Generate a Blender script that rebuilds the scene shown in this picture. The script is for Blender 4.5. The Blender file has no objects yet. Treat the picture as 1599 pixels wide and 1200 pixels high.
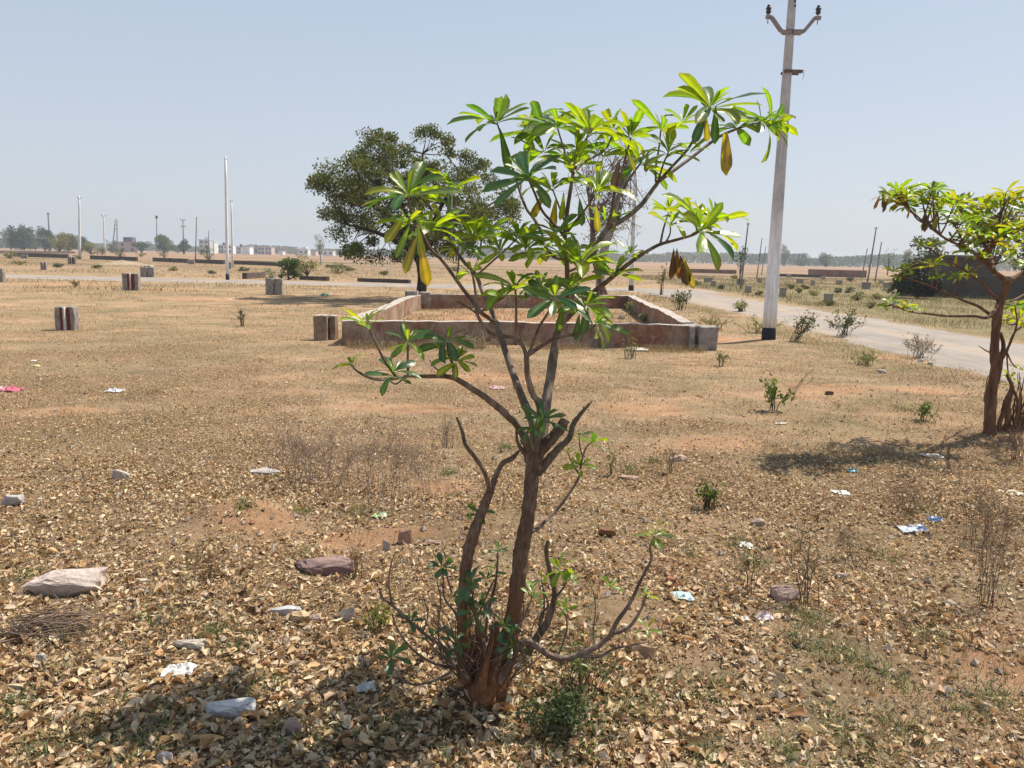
import bpy, math, random
import numpy as np
from mathutils import Vector, Matrix
PI = math.pi
scene = bpy.context.scene
COL = scene.collection

# ------------------------------------------------------------------ noise / terrain
def _hash(ix, iy, seed):
    n = (ix.astype(np.int64) * 374761393 + iy.astype(np.int64) * 668265263 + seed * 1442695041) & 0xFFFFFFFF
    n = ((n ^ (n >> 13)) * 1274126177) & 0xFFFFFFFF
    n = n ^ (n >> 16)
    return (n & 0xFFFFFF) / float(0xFFFFFF)

def vnoise(x, y, seed=0):
    x = np.asarray(x, float); y = np.asarray(y, float)
    ix = np.floor(x); iy = np.floor(y)
    fx = x - ix; fy = y - iy
    fx = fx * fx * (3 - 2 * fx); fy = fy * fy * (3 - 2 * fy)
    a = _hash(ix, iy, seed); b = _hash(ix + 1, iy, seed)
    c = _hash(ix, iy + 1, seed); d = _hash(ix + 1, iy + 1, seed)
    return (a * (1 - fx) + b * fx) * (1 - fy) + (c * (1 - fx) + d * fx) * fy

def fbm(x, y, seed=0, octv=4):
    s = 0.0; a = 0.5; t = 0.0
    for o in range(octv):
        s = s + a * vnoise(np.asarray(x) * 2 ** o, np.asarray(y) * 2 ** o, seed + o * 17); t += a; a *= 0.5
    return s / t

def sstep(a, b, x):
    t = np.clip((np.asarray(x, float) - a) / (b - a), 0, 1)
    return t * t * (3 - 2 * t)

ROAD_X0, ROAD_X1 = 6.3, 10.4          # lane running away on the right
ROAD_Y0, ROAD_Y1 = 35.5, 42.0         # cross lane far behind the plot
MOUNDS = []                            # (x, y, radius, height)

def height(x, y):
    x = np.asarray(x, float); y = np.asarray(y, float)
    h = 0.16 * (fbm(x * 0.35, y * 0.35, 3) - 0.5) * (1 - sstep(14, 30, y))
    h = h + 0.05 * (fbm(x * 1.7, y * 1.7, 9) - 0.5) * (1 - sstep(10, 20, y))
    h = h + 0.022 * (fbm(x * 9, y * 9, 21, 3) - 0.5) * (1 - sstep(6, 10, y))
    for mx, my, mr, mh in MOUNDS:
        h = h + mh * np.exp(-((x - mx) ** 2 + (y - my) ** 2) / (mr * mr))
    # roads are levelled
    dx = np.maximum(np.maximum(ROAD_X0 - x, x - ROAD_X1), 0)
    dy = np.maximum(np.maximum(ROAD_Y0 - y, y - ROAD_Y1), 0)
    m = np.minimum(np.where(y < 44, dx, 9), dy)
    h = h * sstep(0.5, 1.6, m)
    return h

def H(x, y):
    return float(height(np.array([x]), np.array([y]))[0])

# ------------------------------------------------------------------ camera
IMW, IMH, F = 1599.0, 1200.0, 1201.0
HORIZ = 402.0
th = math.atan((IMH / 2 - HORIZ) / F)
rho = 0.022
CAMZ = 1.5 + H(0, 0)
fwd = Vector((0, math.cos(th), -math.sin(th)))
U0 = Vector((0, math.sin(th), math.cos(th)))
X0 = Vector((1, 0, 0))
rgt = X0 * math.cos(rho) + U0 * math.sin(rho)
upv = -X0 * math.sin(rho) + U0 * math.cos(rho)
CAM = Vector((0, 0, CAMZ))
cd = bpy.data.cameras.new("camera")
cam = bpy.data.objects.new("camera", cd); COL.objects.link(cam)
cd.sensor_width = 36.0; cd.lens = F / IMW * 36.0
cd.clip_start = 0.05; cd.clip_end = 6000
m = Matrix.Identity(4)
for i in range(3):
    m[i][0] = rgt[i]; m[i][1] = upv[i]; m[i][2] = -fwd[i]; m[i][3] = CAM[i]
cam.matrix_world = m
scene.camera = cam

def ray(px, py):
    return fwd + rgt * ((px - IMW / 2) / F) - upv * ((py - IMH / 2) / F)

def at(px, py, Y):
    """the point seen at that pixel of the photograph, Y metres in front of the camera"""
    d = ray(px, py)
    return CAM + d * (Y / d.y)

def gp(px, py):
    """the ground point seen at that pixel"""
    d = ray(px, py)
    z = 0.0; p = None
    for _ in range(12):
        t = (z - CAM.z) / d.z
        p = CAM + d * t
        z = H(p.x, p.y)
    return Vector((p.x, p.y, z))

def ground_at(px, Y):
    p = at(px, 402, Y)
    return Vector((p.x, Y, H(p.x, Y)))

_p = gp(390, 815); MOUNDS.append((_p.x, _p.y, 0.24, 0.12)); MOUNDS.append((_p.x - .16, _p.y - .12, 0.12, 0.05))
_p = gp(1192, 485); MOUNDS.append((_p.x - 0.9, _p.y, 0.8, 0.16))
_p = gp(755, 1085); MOUNDS.append((_p.x, _p.y, 0.17, 0.05))
_p = gp(1565, 690); MOUNDS.append((_p.x, _p.y, 0.45, 0.07))

# ------------------------------------------------------------------ mesh builder
class MB:
    def __init__(s):
        s.V = []; s.F = []; s.C = []; s.n = 0
    def add(s, V, Fs, col=None):
        V = np.asarray(V, float).reshape(-1, 3)
        if not isinstance(Fs, list) or (len(Fs) and np.ndim(Fs[0]) == 1):
            Fs = [np.asarray(Fs, int)] if np.ndim(Fs) == 2 else [np.asarray([f], int) for f in Fs]
        for f in Fs:
            f = np.asarray(f, int)
            if f.size: s.F.append(f + s.n)
        s.V.append(V)
        if col is None: col = (0.5, 0.5, 0.5)
        c = np.asarray(col, float)
        if c.ndim == 1: c = np.tile(c, (len(V), 1))
        s.C.append(c); s.n += len(V)
        return s
    def box(s, cx, cy, cz, sx, sy, sz, rz=0.0, col=None):
        v = np.array([[x, y, z] for z in (-.5, .5) for y in (-.5, .5) for x in (-.5, .5)]) * (sx, sy, sz)
        c, q = math.cos(rz), math.sin(rz)
        v = np.stack([v[:, 0] * c - v[:, 1] * q + cx, v[:, 0] * q + v[:, 1] * c + cy, v[:, 2] + cz], 1)
        f = np.array([[0, 2, 3, 1], [4, 5, 7, 6], [0, 1, 5, 4], [2, 6, 7, 3], [0, 4, 6, 2], [1, 3, 7, 5]])
        return s.add(v, f, col)
    def build(s, name, mat, parent=None, origin=None, smooth=True):
        V = np.concatenate(s.V); C = np.concatenate(s.C)
        if parent is not None:
            o0 = np.array(abs_loc(parent))
        elif origin is not None:
            o0 = np.array(origin)
        else:
            o0 = np.zeros(3)
        V = V - o0
        me = bpy.data.meshes.new(name)
        me.vertices.add(len(V)); me.vertices.foreach_set("co", V.astype(np.float32).ravel())
        nl = sum(f.size for f in s.F); nf = sum(len(f) for f in s.F)
        me.loops.add(nl); me.polygons.add(nf)
        me.loops.foreach_set("vertex_index", np.concatenate([f.ravel() for f in s.F]).astype(np.int32))
        tot = np.concatenate([np.full(len(f), f.shape[1]) for f in s.F]).astype(np.int32)
        st = np.concatenate([[0], np.cumsum(tot)[:-1]]).astype(np.int32)
        me.polygons.foreach_set("loop_start", st)
        me.polygons.foreach_set("loop_total", tot)
        me.polygons.foreach_set("use_smooth", np.full(nf, bool(smooth)))
        a = me.attributes.new("col", "FLOAT_COLOR", "POINT")
        a.data.foreach_set("color", np.concatenate([C, np.ones((len(C), 1))], 1).astype(np.float32).ravel())
        me.update(calc_edges=True); me.validate()
        if mat is not None: me.materials.append(mat)
        o = bpy.data.objects.new(name, me); COL.objects.link(o)
        if parent is not None:
            o.parent = parent
        elif origin is not None:
            o.location = origin
        return o

def abs_loc(o):
    l = Vector(o.location)
    while o.parent is not None:
        o = o.parent; l = l + Vector(o.location)
    return l

def tag(o, label, cat=None, group=None, kind=None):
    o["label"] = label
    if cat: o["category"] = cat
    if group: o["group"] = group
    if kind: o["kind"] = kind
    return o

def thing(name, loc, label, cat, group=None):
    e = bpy.data.objects.new(name, None); COL.objects.link(e)
    e.location = loc; e.empty_display_size = 0.1
    return tag(e, label, cat, group)

# ------------------------------------------------------------------ shapes
def smooth_path(P, R, k=5):
    P = np.asarray(P, float); R = np.asarray(R, float)
    n = len(P)
    if n < 3:
        t = np.linspace(0, 1, k + 1)[:, None]
        return P[0] + (P[-1] - P[0]) * t, R[0] + (R[-1] - R[0]) * t[:, 0]
    Q = np.vstack([2 * P[0] - P[1], P, 2 * P[-1] - P[-2]])
    out = []; ro = []
    for i in range(n - 1):
        p0, p1, p2, p3 = Q[i], Q[i + 1], Q[i + 2], Q[i + 3]
        for j in range(k):
            t = j / k
            out.append(0.5 * (2 * p1 + (p2 - p0) * t + (2 * p0 - 5 * p1 + 4 * p2 - p3) * t * t + (3 * p1 - p0 - 3 * p2 + p3) * t ** 3))
            ro.append(R[i] * (1 - t) + R[i + 1] * t)
    out.append(P[-1]); ro.append(R[-1])
    return np.array(out), np.array(ro)

def tube(mb, P, R, seg=8, jit=0.0, rng=None, col=None, cap=True, lump=0.0, bark=0.0):
    P = np.asarray(P, float); R = np.asarray(R, float); n = len(P)
    T = np.gradient(P, axis=0); T /= np.linalg.norm(T, axis=1)[:, None] + 1e-12
    a = np.array([0.0, 0.0, 1.0]) if abs(T[0][2]) < 0.9 else np.array([1.0, 0, 0])
    u = np.cross(T[0], a); u /= np.linalg.norm(u)
    ang = np.arange(seg) * 2 * PI / seg
    V = np.zeros((n, seg, 3))
    for i in range(n):
        u = u - T[i] * np.dot(u, T[i]); u /= np.linalg.norm(u) + 1e-12
        w = np.cross(T[i], u)
        r = np.full(seg, R[i])
        if jit and rng is not None: r = r * (1 + jit * rng.uniform(-1, 1, seg))
        if bark:
            cx_, sx_ = np.cos(ang), np.sin(ang); zz_ = i * np.linalg.norm(P[1] - P[0])
            r = r * (1 + bark * ((vnoise(cx_ * 2.2 + 9, sx_ * 2.2 + zz_ * 14, 5) - .5) * 1.3 + (vnoise(cx_ * 5 + 3, sx_ * 5 + zz_ * 30, 6) - .5) * .8 + (vnoise(cx_ * 11 + 3, sx_ * 11 + zz_ * 55, 8) - .5) * .6))
        if lump: r = r * (1 + lump * np.sin(ang * 2 + i * 0.55) + 0.6 * lump * np.sin(ang * 3 - i * 0.8 + 1))
        V[i] = P[i] + np.cos(ang)[:, None] * u * r[:, None] + np.sin(ang)[:, None] * w * r[:, None]
    V = V.reshape(-1, 3)
    i = np.arange(n - 1)[:, None] * seg; j = np.arange(seg)[None, :]
    j2 = (j + 1) % seg
    Fq = np.stack([i + j, i + j2, i + seg + j2, i + seg + j], -1).reshape(-1, 4)
    Fs = [Fq]
    if cap:
        Fs.append(np.arange(seg)[::-1][None, :])
        Fs.append(((n - 1) * seg + np.arange(seg))[None, :])
    mb.add(V, Fs, col)

def unit(v):
    v = np.asarray(v, float); return v / (np.linalg.norm(v, axis=-1, keepdims=True) + 1e-12)

def leaf(mb, base, d, up, L, W, bend, fold, col, nl=7, nc=5, wave=0.0, mid=1.25):
    """one obovate blade, its midrib a shade paler"""
    d = unit(d); up = np.asarray(up, float)
    side = unit(np.cross(d, up)); nrm = np.cross(side, d)
    t = np.linspace(0, 1, nl)
    w = W * 0.5 * 1.42 * t ** 0.72 * (1 - t ** 7.0) ** 0.7
    w[0] = W * 0.035; w[-1] = W * 0.06
    ang = bend * t
    step = L / (nl - 1)
    cl = [np.array(base, float)]
    for i in range(nl - 1):
        a = (ang[i] + ang[i + 1]) / 2
        cl.append(cl[-1] + step * (math.cos(a) * d - math.sin(a) * nrm))
    cl = np.array(cl)
    nt = np.cos(ang)[:, None] * nrm + np.sin(ang)[:, None] * d
    s = np.linspace(-1, 1, nc)
    if nc == 5: s = np.array([-1, -.55, -.075, .075, .55, 1.0]); nc = 6
    V = np.zeros((nl, nc, 3)); C = np.zeros((nl, nc, 3))
    for j, sj in enumerate(s):
        V[:, j] = cl + side * (sj * w)[:, None] + nt * ((abs(sj) ** 1.15) * fold * w)[:, None]
        if wave: V[:, j] += nt * (wave * w * abs(sj) * np.sin(t * 11 + j * 2.1))[:, None]
        C[:, j] = np.array(col) * ((mid * 1.35 if nc == 6 else mid) if abs(sj) < .1 else 1.0)
    hs = (float(abs(base[0])) * 7919.0 + float(abs(base[2])) * 104729.0 + L * 3571.0) % 1.0
    if hs < .22 and nl > 5:
        C[-1, :] = C[-1, :] * .4 + np.array((.22, .13, .04)) * .6
        if hs < .08: C[-2, :] = C[-2, :] * .5 + np.array((.30, .22, .03)) * .5
    elif hs > .9 and nl > 5:
        C[:, 0] = C[:, 0] * .55 + np.array((.28, .22, .03)) * .45
    i = np.arange(nl - 1)[:, None] * nc; j = np.arange(nc - 1)[None, :]
    Fq = np.stack([i + j, i + j + 1, i + nc + j + 1, i + nc + j], -1).reshape(-1, 4)
    mb.add(V.reshape(-1, 3), Fq, np.clip(C.reshape(-1, 3), 0, 1))

DARK = np.array((0.036, 0.098, 0.036)); MIDG = np.array((0.100, 0.185, 0.022)); LIME = np.array((0.195, 0.265, 0.016))
YEL = np.array((0.29, 0.26, 0.028)); BRN = np.array((0.085, 0.045, 0.022)); GLAU = np.array((0.10, 0.17, 0.085))

def leafcol(kind, rng):
    t = rng.random()
    if kind == 'gold': return (LIME * np.array((1.18, 1.0, .9)) * (1 - t * .35) + YEL * t * .35) * rng.uniform(.88, 1.12, 3)
    if kind == 'dark': c = DARK * (1 - t * .5) + MIDG * t * .5
    elif kind == 'lime': c = MIDG * (1 - t) + LIME * t
    elif kind == 'yel': c = YEL * (0.7 + .3 * t)
    elif kind == 'brn': c = BRN * (0.7 + .6 * t)
    else:
        c = DARK * (1 - t) + MIDG * t if rng.random() < .45 else MIDG * (1 - t) + LIME * t
        if rng.random() < .06: c = GLAU
    return c * rng.uniform(.88, 1.12, 3)

def whorl(mb, c, axis, n, L, kind, rng, opening=1.25, nl=7, nc=5, wr=0.24):
    """a ring of leaves round the tip of a shoot, drooping outwards, with a few young upright ones"""
    c = np.asarray(c, float); axis = unit(axis)
    a = np.array([1.0, 0, 0]) if abs(axis[0]) < .8 else np.array([0, 1.0, 0])
    u = unit(np.cross(axis, a)); v = np.cross(axis, u)
    ph = rng.uniform(0, 2 * PI)
    for i in range(n):
        az = ph + 2 * PI * i / n + rng.uniform(-.25, .25)
        rad = math.cos(az) * u + math.sin(az) * v
        op = opening + (rng.uniform(-.40, .45) if kind not in ('lime', 'gold') else rng.uniform(-.60, .30))
        d = axis * math.cos(op) + rad * math.sin(op)
        up = axis * math.sin(op) - rad * math.cos(op)
        up = unit(up + 0.35 * rng.normal(size=3))
        l = L * rng.uniform(.72, 1.08)
        leaf(mb, c + rad * 0.003 + axis * rng.uniform(-.012, .006), d, up, l, l * wr * rng.uniform(.85, 1.15), rng.uniform(.15, 1.15), rng.uniform(.10, .55),
             leafcol(kind, rng), nl, nc, wave=rng.uniform(0, .08))
    for i in range(max(2, n // 3)):
        az = rng.uniform(0, 2 * PI); rad = math.cos(az) * u + math.sin(az) * v
        op = rng.uniform(.25, .7)
        d = axis * math.cos(op) + rad * math.sin(op); up = axis * math.sin(op) - rad * math.cos(op)
        l = L * rng.uniform(.35, .62)
        leaf(mb, c, d, up, l, l * wr, rng.uniform(0, .5), rng.uniform(.2, .5), leafcol('lime' if kind != 'dark' else 'mix', rng), nl, nc)

def rand_dirs(rng, n):
    d = rng.normal(size=(n, 3)); return unit(d)

def cards(mb, C, size, rng, pal, aspect=.5, updir=None, fold=.25):
    """many small folded leaf blades at the points C"""
    n = len(C)
    if n == 0: return
    d = rand_dirs(rng, n)
    if updir is not None: d = unit(d + updir)
    q = rand_dirs(rng, n); s = unit(np.cross(d, q)); nn = np.cross(s, d)
    L = size * rng.uniform(.6, 1.25, n)[:, None]; W = L * aspect
    b = C - d * L * .5
    V = np.stack([b, C + s * W * .5 + nn * W * fold, b + d * L, C - s * W * .5 + nn * W * fold], 1).reshape(-1, 3)
    k = np.arange(n)[:, None] * 4
    Ft = np.concatenate([k + np.array([[0, 1, 2]]), k + np.array([[0, 2, 3]])], 0)
    pal = np.asarray(pal, float)
    ci = rng.integers(0, len(pal), n); cj = rng.integers(0, len(pal), n); t = rng.random(n)[:, None]
    col = (pal[ci] * t + pal[cj] * (1 - t)) * rng.uniform(.8, 1.2, (n, 1))
    mb.add(V, Ft, np.repeat(col, 4, 0))

# ------------------------------------------------------------------ materials
class NT:
    def __init__(s, name):
        s.m = bpy.data.materials.new(name); s.m.use_nodes = True
        s.t = s.m.node_tree; s.t.nodes.clear()
        s.out = s.t.nodes.new("ShaderNodeOutputMaterial")
    def n(s, typ, **kw):
        nd = s.t.nodes.new("ShaderNode" + typ)
        for k, v in kw.items():
            if k in nd.inputs: nd.inputs[k].default_value = v
            else: setattr(nd, k, v)
        return nd
    def l(s, a, b): s.t.links.new(a, b)
    def noise(s, vec, scale, detail=5, rough=.6, dist=0.0):
        nd = s.n("TexNoise"); nd.inputs["Scale"].default_value = scale; nd.inputs["Detail"].default_value = detail
        nd.inputs["Roughness"].default_value = rough; nd.inputs["Distortion"].default_value = dist
        if vec is not None: s.l(vec, nd.inputs["Vector"])
        return nd.outputs["Fac"]
    def ramp(s, fac, stops, interp='LINEAR'):
        r = s.n("ValToRGB"); cr = r.color_ramp; cr.interpolation = interp
        while len(cr.elements) > 1: cr.elements.remove(cr.elements[-1])
        for i, (p, c) in enumerate(stops):
            e = cr.elements[0] if i == 0 else cr.elements.new(p)
            e.position = p
            e.color = (c, c, c, 1) if not hasattr(c, '__len__') else (c[0], c[1], c[2], 1)
        s.l(fac, r.inputs["Fac"]); return r.outputs["Color"]
    def mix(s, fac, a, b, mode='MIX'):
        x = s.n("Mix"); x.data_type = 'RGBA'; x.blend_type = mode
        for inp, v in ((x.inputs[0], fac), (x.inputs[6], a), (x.inputs[7], b)):
            if hasattr(v, 'is_linked') or hasattr(v, 'links'): s.l(v, inp)
            elif hasattr(v, '__len__'): inp.default_value = (v[0], v[1], v[2], 1)
            else: inp.default_value = v
        return x.outputs[2]
    def math(s, op, a, b=0.0):
        x = s.n("Math"); x.operation = op
        for inp, v in ((x.inputs[0], a), (x.inputs[1], b)):
            if hasattr(v, 'links'): s.l(v, inp)
            else: inp.default_value = v
        return x.outputs[0]
    def bump(s, h, strength=.3, dist=.02):
        b = s.n("Bump"); b.inputs["Strength"].default_value = strength; b.inputs["Distance"].default_value = dist
        s.l(h, b.inputs["Height"]); return b.outputs["Normal"]
    def pr(s, col, rough=.8, normal=None, spec=.3):
        p = s.n("BsdfPrincipled")
        if hasattr(col, 'links'): s.l(col, p.inputs["Base Color"])
        else: p.inputs["Base Color"].default_value = (col[0], col[1], col[2], 1)
        if hasattr(rough, 'links'): s.l(rough, p.inputs["Roughness"])
        else: p.inputs["Roughness"].default_value = rough
        p.inputs["Specular IOR Level"].default_value = spec
        if normal is not None: s.l(normal, p.inputs["Normal"])
        return p.outputs[0]
    def done(s, sh):
        s.l(sh, s.out.inputs["Surface"]); return s.m

def coords(nt, kind="Object"):
    if kind == "Position":
        return nt.n("NewGeometry").outputs["Position"]
    return nt.n("TexCoord").outputs[kind]

def attr(nt):
    a = nt.n("Attribute"); a.attribute_name = "col"; return a.outputs["Color"]

def leaf_material(name, rough=.34, trans=.42, tint=(1.7, 1.55, .55), spec=.5, rib=False):
    nt = NT(name); c = attr(nt); nrm = None
    if rib:
        nz = nt.noise(coords(nt, "Position"), 26, 3)
        c = nt.mix(1.0, c, nt.ramp(nz, [(.3, .78), (.7, 1.14)]), 'MULTIPLY')
        sp = nt.noise(coords(nt, "Position"), 120, 4)
        c = nt.mix(nt.ramp(sp, [(.66, 0), (.74, .6)]), c, (.20, .15, .04))
        nrm = nt.bump(nt.noise(coords(nt, "Position"), 55, 3), .35, .006)
    p = nt.pr(c, rough, nrm, spec)
    tr = nt.n("BsdfTranslucent")
    tc = nt.mix(1.0, c, tint, 'MULTIPLY')
    nt.l(tc, tr.inputs["Color"])
    mx = nt.n("MixShader"); mx.inputs[0].default_value = trans
    nt.l(p, mx.inputs[1]); nt.l(tr.outputs[0], mx.inputs[2])
    return nt.done(mx.outputs[0])

def noise_material(name, stops, scale=6, rough=.85, bump=.4, bdist=.01, detail=6, kind="Object", scale2=None, stops2=None, spec=.25, stretch=None):
    nt = NT(name); v = coords(nt, kind)
    if stretch:
        mp = nt.n("Mapping"); mp.inputs["Scale"].default_value = stretch; nt.l(v, mp.inputs["Vector"]); v = mp.outputs[0]
    f = nt.noise(v, scale, detail)
    c = nt.ramp(f, stops)
    if scale2:
        f2 = nt.noise(v, scale2, 4)
        c = nt.mix(1.0, c, nt.ramp(f2, stops2), 'MULTIPLY')
    nb = nt.noise(v, scale * 3.1, 6, .7)
    return nt.done(nt.pr(c, rough, nt.bump(nb, bump, bdist), spec))

def attr_material(name, rough=.85, spec=.2, nscale=None, bump=.0):
    nt = NT(name); c = attr(nt); nrm = None
    if nscale:
        v = coords(nt, "Position"); f = nt.noise(v, nscale, 5)
        c = nt.mix(1.0, c, nt.ramp(f, [(.25, .72), (.75, 1.18)]), 'MULTIPLY')
        if bump: nrm = nt.bump(nt.noise(v, nscale * 2.3, 6, .7), bump, .01)
    return nt.done(nt.pr(c, rough, nrm, spec))

M_leaf = leaf_material("waxy_leaf", .38, .54, (1.8, 1.65, .42), .95, rib=True)
M_fol = leaf_material("foliage", .6, .30, (1.5, 1.4, .6), .25)
M_litter = leaf_material("dry_leaf", .75, .18, (1.2, 1.0, .7), .15, rib=True)
M_straw = leaf_material("straw", .8, .25, (1.1, 1.0, .8), .1)
M_twig = attr_material("dry_twig", .85, .15, 30)
M_stone = attr_material("stone", .9, .15, 32, .9)
M_plastic = leaf_material("thin_plastic", .35, .25, (1, 1, 1), .5)
M_wallfar = attr_material("far_plaster", .9, .1, .8)

def bark_material():
    nt = NT("bark"); v = coords(nt, "Position")
    mp = nt.n("Mapping"); mp.inputs["Scale"].default_value = (1, 1, .35); nt.l(v, mp.inputs["Vector"])
    f = nt.noise(mp.outputs[0], 75, 8, .75)
    g = nt.ramp(f, [(.25, (.065, .042, .032)), (.45, (.175, .118, .086)), (.60, (.27, .20, .155)), (.78, (.44, .37, .31))])
    mp2 = nt.n("Mapping"); mp2.inputs["Scale"].default_value = (1, 1, .12); nt.l(v, mp2.inputs["Vector"])
    f2 = nt.noise(mp2.outputs[0], 190, 5, .7)
    g = nt.mix(nt.ramp(f2, [(.54, 0), (.68, .8)]), g, (.46, .39, .32))
    g = nt.mix(nt.ramp(f2, [(.30, .85), (.42, 0)]), g, (.045, .028, .02))
    g = nt.mix(1.0, g, nt.ramp(nt.noise(v, 9, 4), [(.3, .65), (.7, 1.15)]), 'MULTIPLY')
    sep = nt.n("SeparateXYZ"); nt.l(v, sep.inputs[0])
    patch = nt.noise(v, 7, 4)
    zz = nt.math('ADD', sep.outputs["Z"], nt.math('MULTIPLY', nt.math('SUBTRACT', patch, .5), 1.1))
    mud = nt.ramp(zz, [(.20, 1), (.62, .25), (.95, 0)])        # red soil plastered on the lower stem
    soil = nt.ramp(nt.noise(v, 60, 5), [(.3, (.20, .085, .042)), (.7, (.36, .17, .085))])
    c = nt.mix(mud, g, soil)
    return nt.done(nt.pr(c, .85, nt.bump(nt.math('ADD', f, nt.math('MULTIPLY', f2, .8)), 1.0, .012), .2))
M_bark = bark_material()
M_stem = noise_material("young_bark", [(.3, (.07, .046, .035)), (.5, (.145, .10, .075)), (.72, (.29, .235, .195))], 40, .7, .4, .003, kind="Position", stretch=(1, 1, .3), spec=.3)
M_bark2 = noise_material("red_bark", [(.25, (.055, .03, .02)), (.5, (.15, .078, .045)), (.75, (.27, .155, .095))], 22, .85, .9, .012, kind="Position", stretch=(1, 1, .25))
M_paletrunk = noise_material("pale_bark", [(.3, (.22, .2, .17)), (.7, (.45, .42, .38))], 8, .85, .4, .01, kind="Position")
M_darktrunk = noise_material("dark_bark", [(.3, (.03, .022, .017)), (.7, (.09, .065, .05))], 8, .9, .4, .01, kind="Position")

PINK = (.46, .33, .28); PALE = (.52, .45, .38); GREY = (.44, .40, .38); REDB = (.30, .13, .08); TAN = (.52, .38, .23); PURP = (.30, .20, .18); WHT = (.50, .485, .48)
STONES = [(97, 928, 122, 44, (.52, .42, .37), "stone", "largest flat topped pinkish rock at the left among fallen leaves", 1.0),
          (500, 897, 104, 30, PURP, "stone", "flat purple brown layered stone slab left of the tree", .8),
          (355, 1118, 86, 32, WHT, "stone", "whitish grey broken block lying in the tree shadow at lower left", .8),
          (294, 1013, 52, 18, PALE, "stone", "pale flat stone between the big rock and the shaded block", .8),
          (443, 960, 52, 17, WHT, "stone", "pale grey flat stone left of the tree", .8),
          (467, 974, 32, 22, TAN, "stone", "orange tan stone touching the pale grey flat stone", 1.0),
          (491, 972, 22, 14, PINK, "stone", "small pinkish stone right of the orange tan stone", 1.0),
          (542, 970, 24, 26, PALE, "stone", "pale pointed stone standing upright left of the tree foot", .7),
          (1228, 940, 46, 28, PINK, "stone", "pinkish grey rounded stone at the foot of a tall dry stalk", .9),
          (1060, 721, 28, 11, (.55, .38, .30), "brick", "pale pink broken brick right of the tree fork", .8),
          (983, 750, 30, 8, (.45, .30, .24), "stone", "thin pink flat stone right of the trunk", .9),
          (187, 750, 27, 18, PALE, "stone", "whitish angular stone alone at middle left", .9),
          (18, 790, 34, 18, GREY, "stone", "grey stone at the left edge above the big rock", .9),
          (412, 740, 48, 9, GREY, "stone", "flat greyish stone at the foot of the dry bush", .8),
          (603, 862, 13, 20, PALE, "stone", "small pale stone standing on edge beside a red brick bit", .7),
          (632, 850, 22, 24, (.42, .25, .18), "brick", "reddish brick fragment left of the side trunk", .9),
          (672, 852, 36, 10, (.34, .22, .17), "stone", "flat brown stone just left of the side trunk", .8),
          (1043, 914, 27, 16, REDB, "clod", "dark red brown clod behind the crumpled white paper", .9),
          (1005, 1026, 36, 24, (.45, .30, .21), "stone", "pinkish tan stone behind the low right branch", .9),
          (130, 988, 27, 20, TAN, "stone", "tan stone below the big pinkish rock", .9),
          (62, 1036, 24, 18, PALE, "stone", "pale pointed stone at lower left below the twig pile", .8),
          (22, 1080, 42, 18, (.47, .38, .26), "stone", "flat beige stone at the lower left edge", .8),
          (168, 1036, 44, 13, (.48, .36, .22), "stone", "long low tan stone left of the white crumpled scrap", .8),
          (455, 1150, 30, 34, PINK, "stone", "pinkish rough stone right of the shaded grey block", .8),
          (257, 1193, 32, 24, GREY, "stone", "grey white stone at the very bottom left", .7),
          (1377, 583, 17, 6, PALE, "stone", "pale flat stone on bare soil left of the right tree", .9),
          (948, 838, 28, 14, (.24, .12, .07), "clod", "dark brown clod right of the trunk", .9),
          (1316, 905, 22, 11, PINK, "stone", "small pinkish stone right of the tall dry stalk", .9),
          (1438, 566, 10, 6, PALE, "stone", "left of two pale stones at the near road edge", .9),
          (1453, 570, 10, 5, PALE, "stone", "right of two pale stones at the near road edge", .9),
          (1183, 822, 24, 13, (.40, .32, .25), "stone", "grey brown stone below the dark green tuft", .9),
          (1207, 1060, 24, 12, (.50, .36, .26), "stone", "pinkish flat stone in the right foreground leaves", .9),
          (1540, 1112, 18, 16, (.48, .36, .26), "stone", "tan stone at lower right beside green weeds", .9),
          (970, 499, 12, 7, PALE, "brick", "pale broken brick lying inside the walled plot", .9),
          (1295, 617, 14, 6, (.14, .09, .07), "clod", "dark clod on the bare soil left of the right tree", .9),
          (240, 1040, 14, 10, PALE, "stone", "tiny pale stone above the white crumpled scrap", .9),
          (220, 912, 20, 10, PALE, "stone", "pale pebble sized stone right of the big rock", .9),
          (60, 785, 14, 8, (.5, .42, .32), "stone", "small buff stone right of the grey left edge stone", .9),
          (470, 1030, 16, 10, (.33, .19, .11), "clod", "small red brown clod left of the tree", .9),
          (800, 1135, 20, 12, (.34, .19, .1), "clod", "red brown soil clod at the foot of the tree", .9),
          (1570, 690, 22, 10, (.36, .2, .12), "clod", "red soil clod at the foot of the right tree", .9)]

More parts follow.
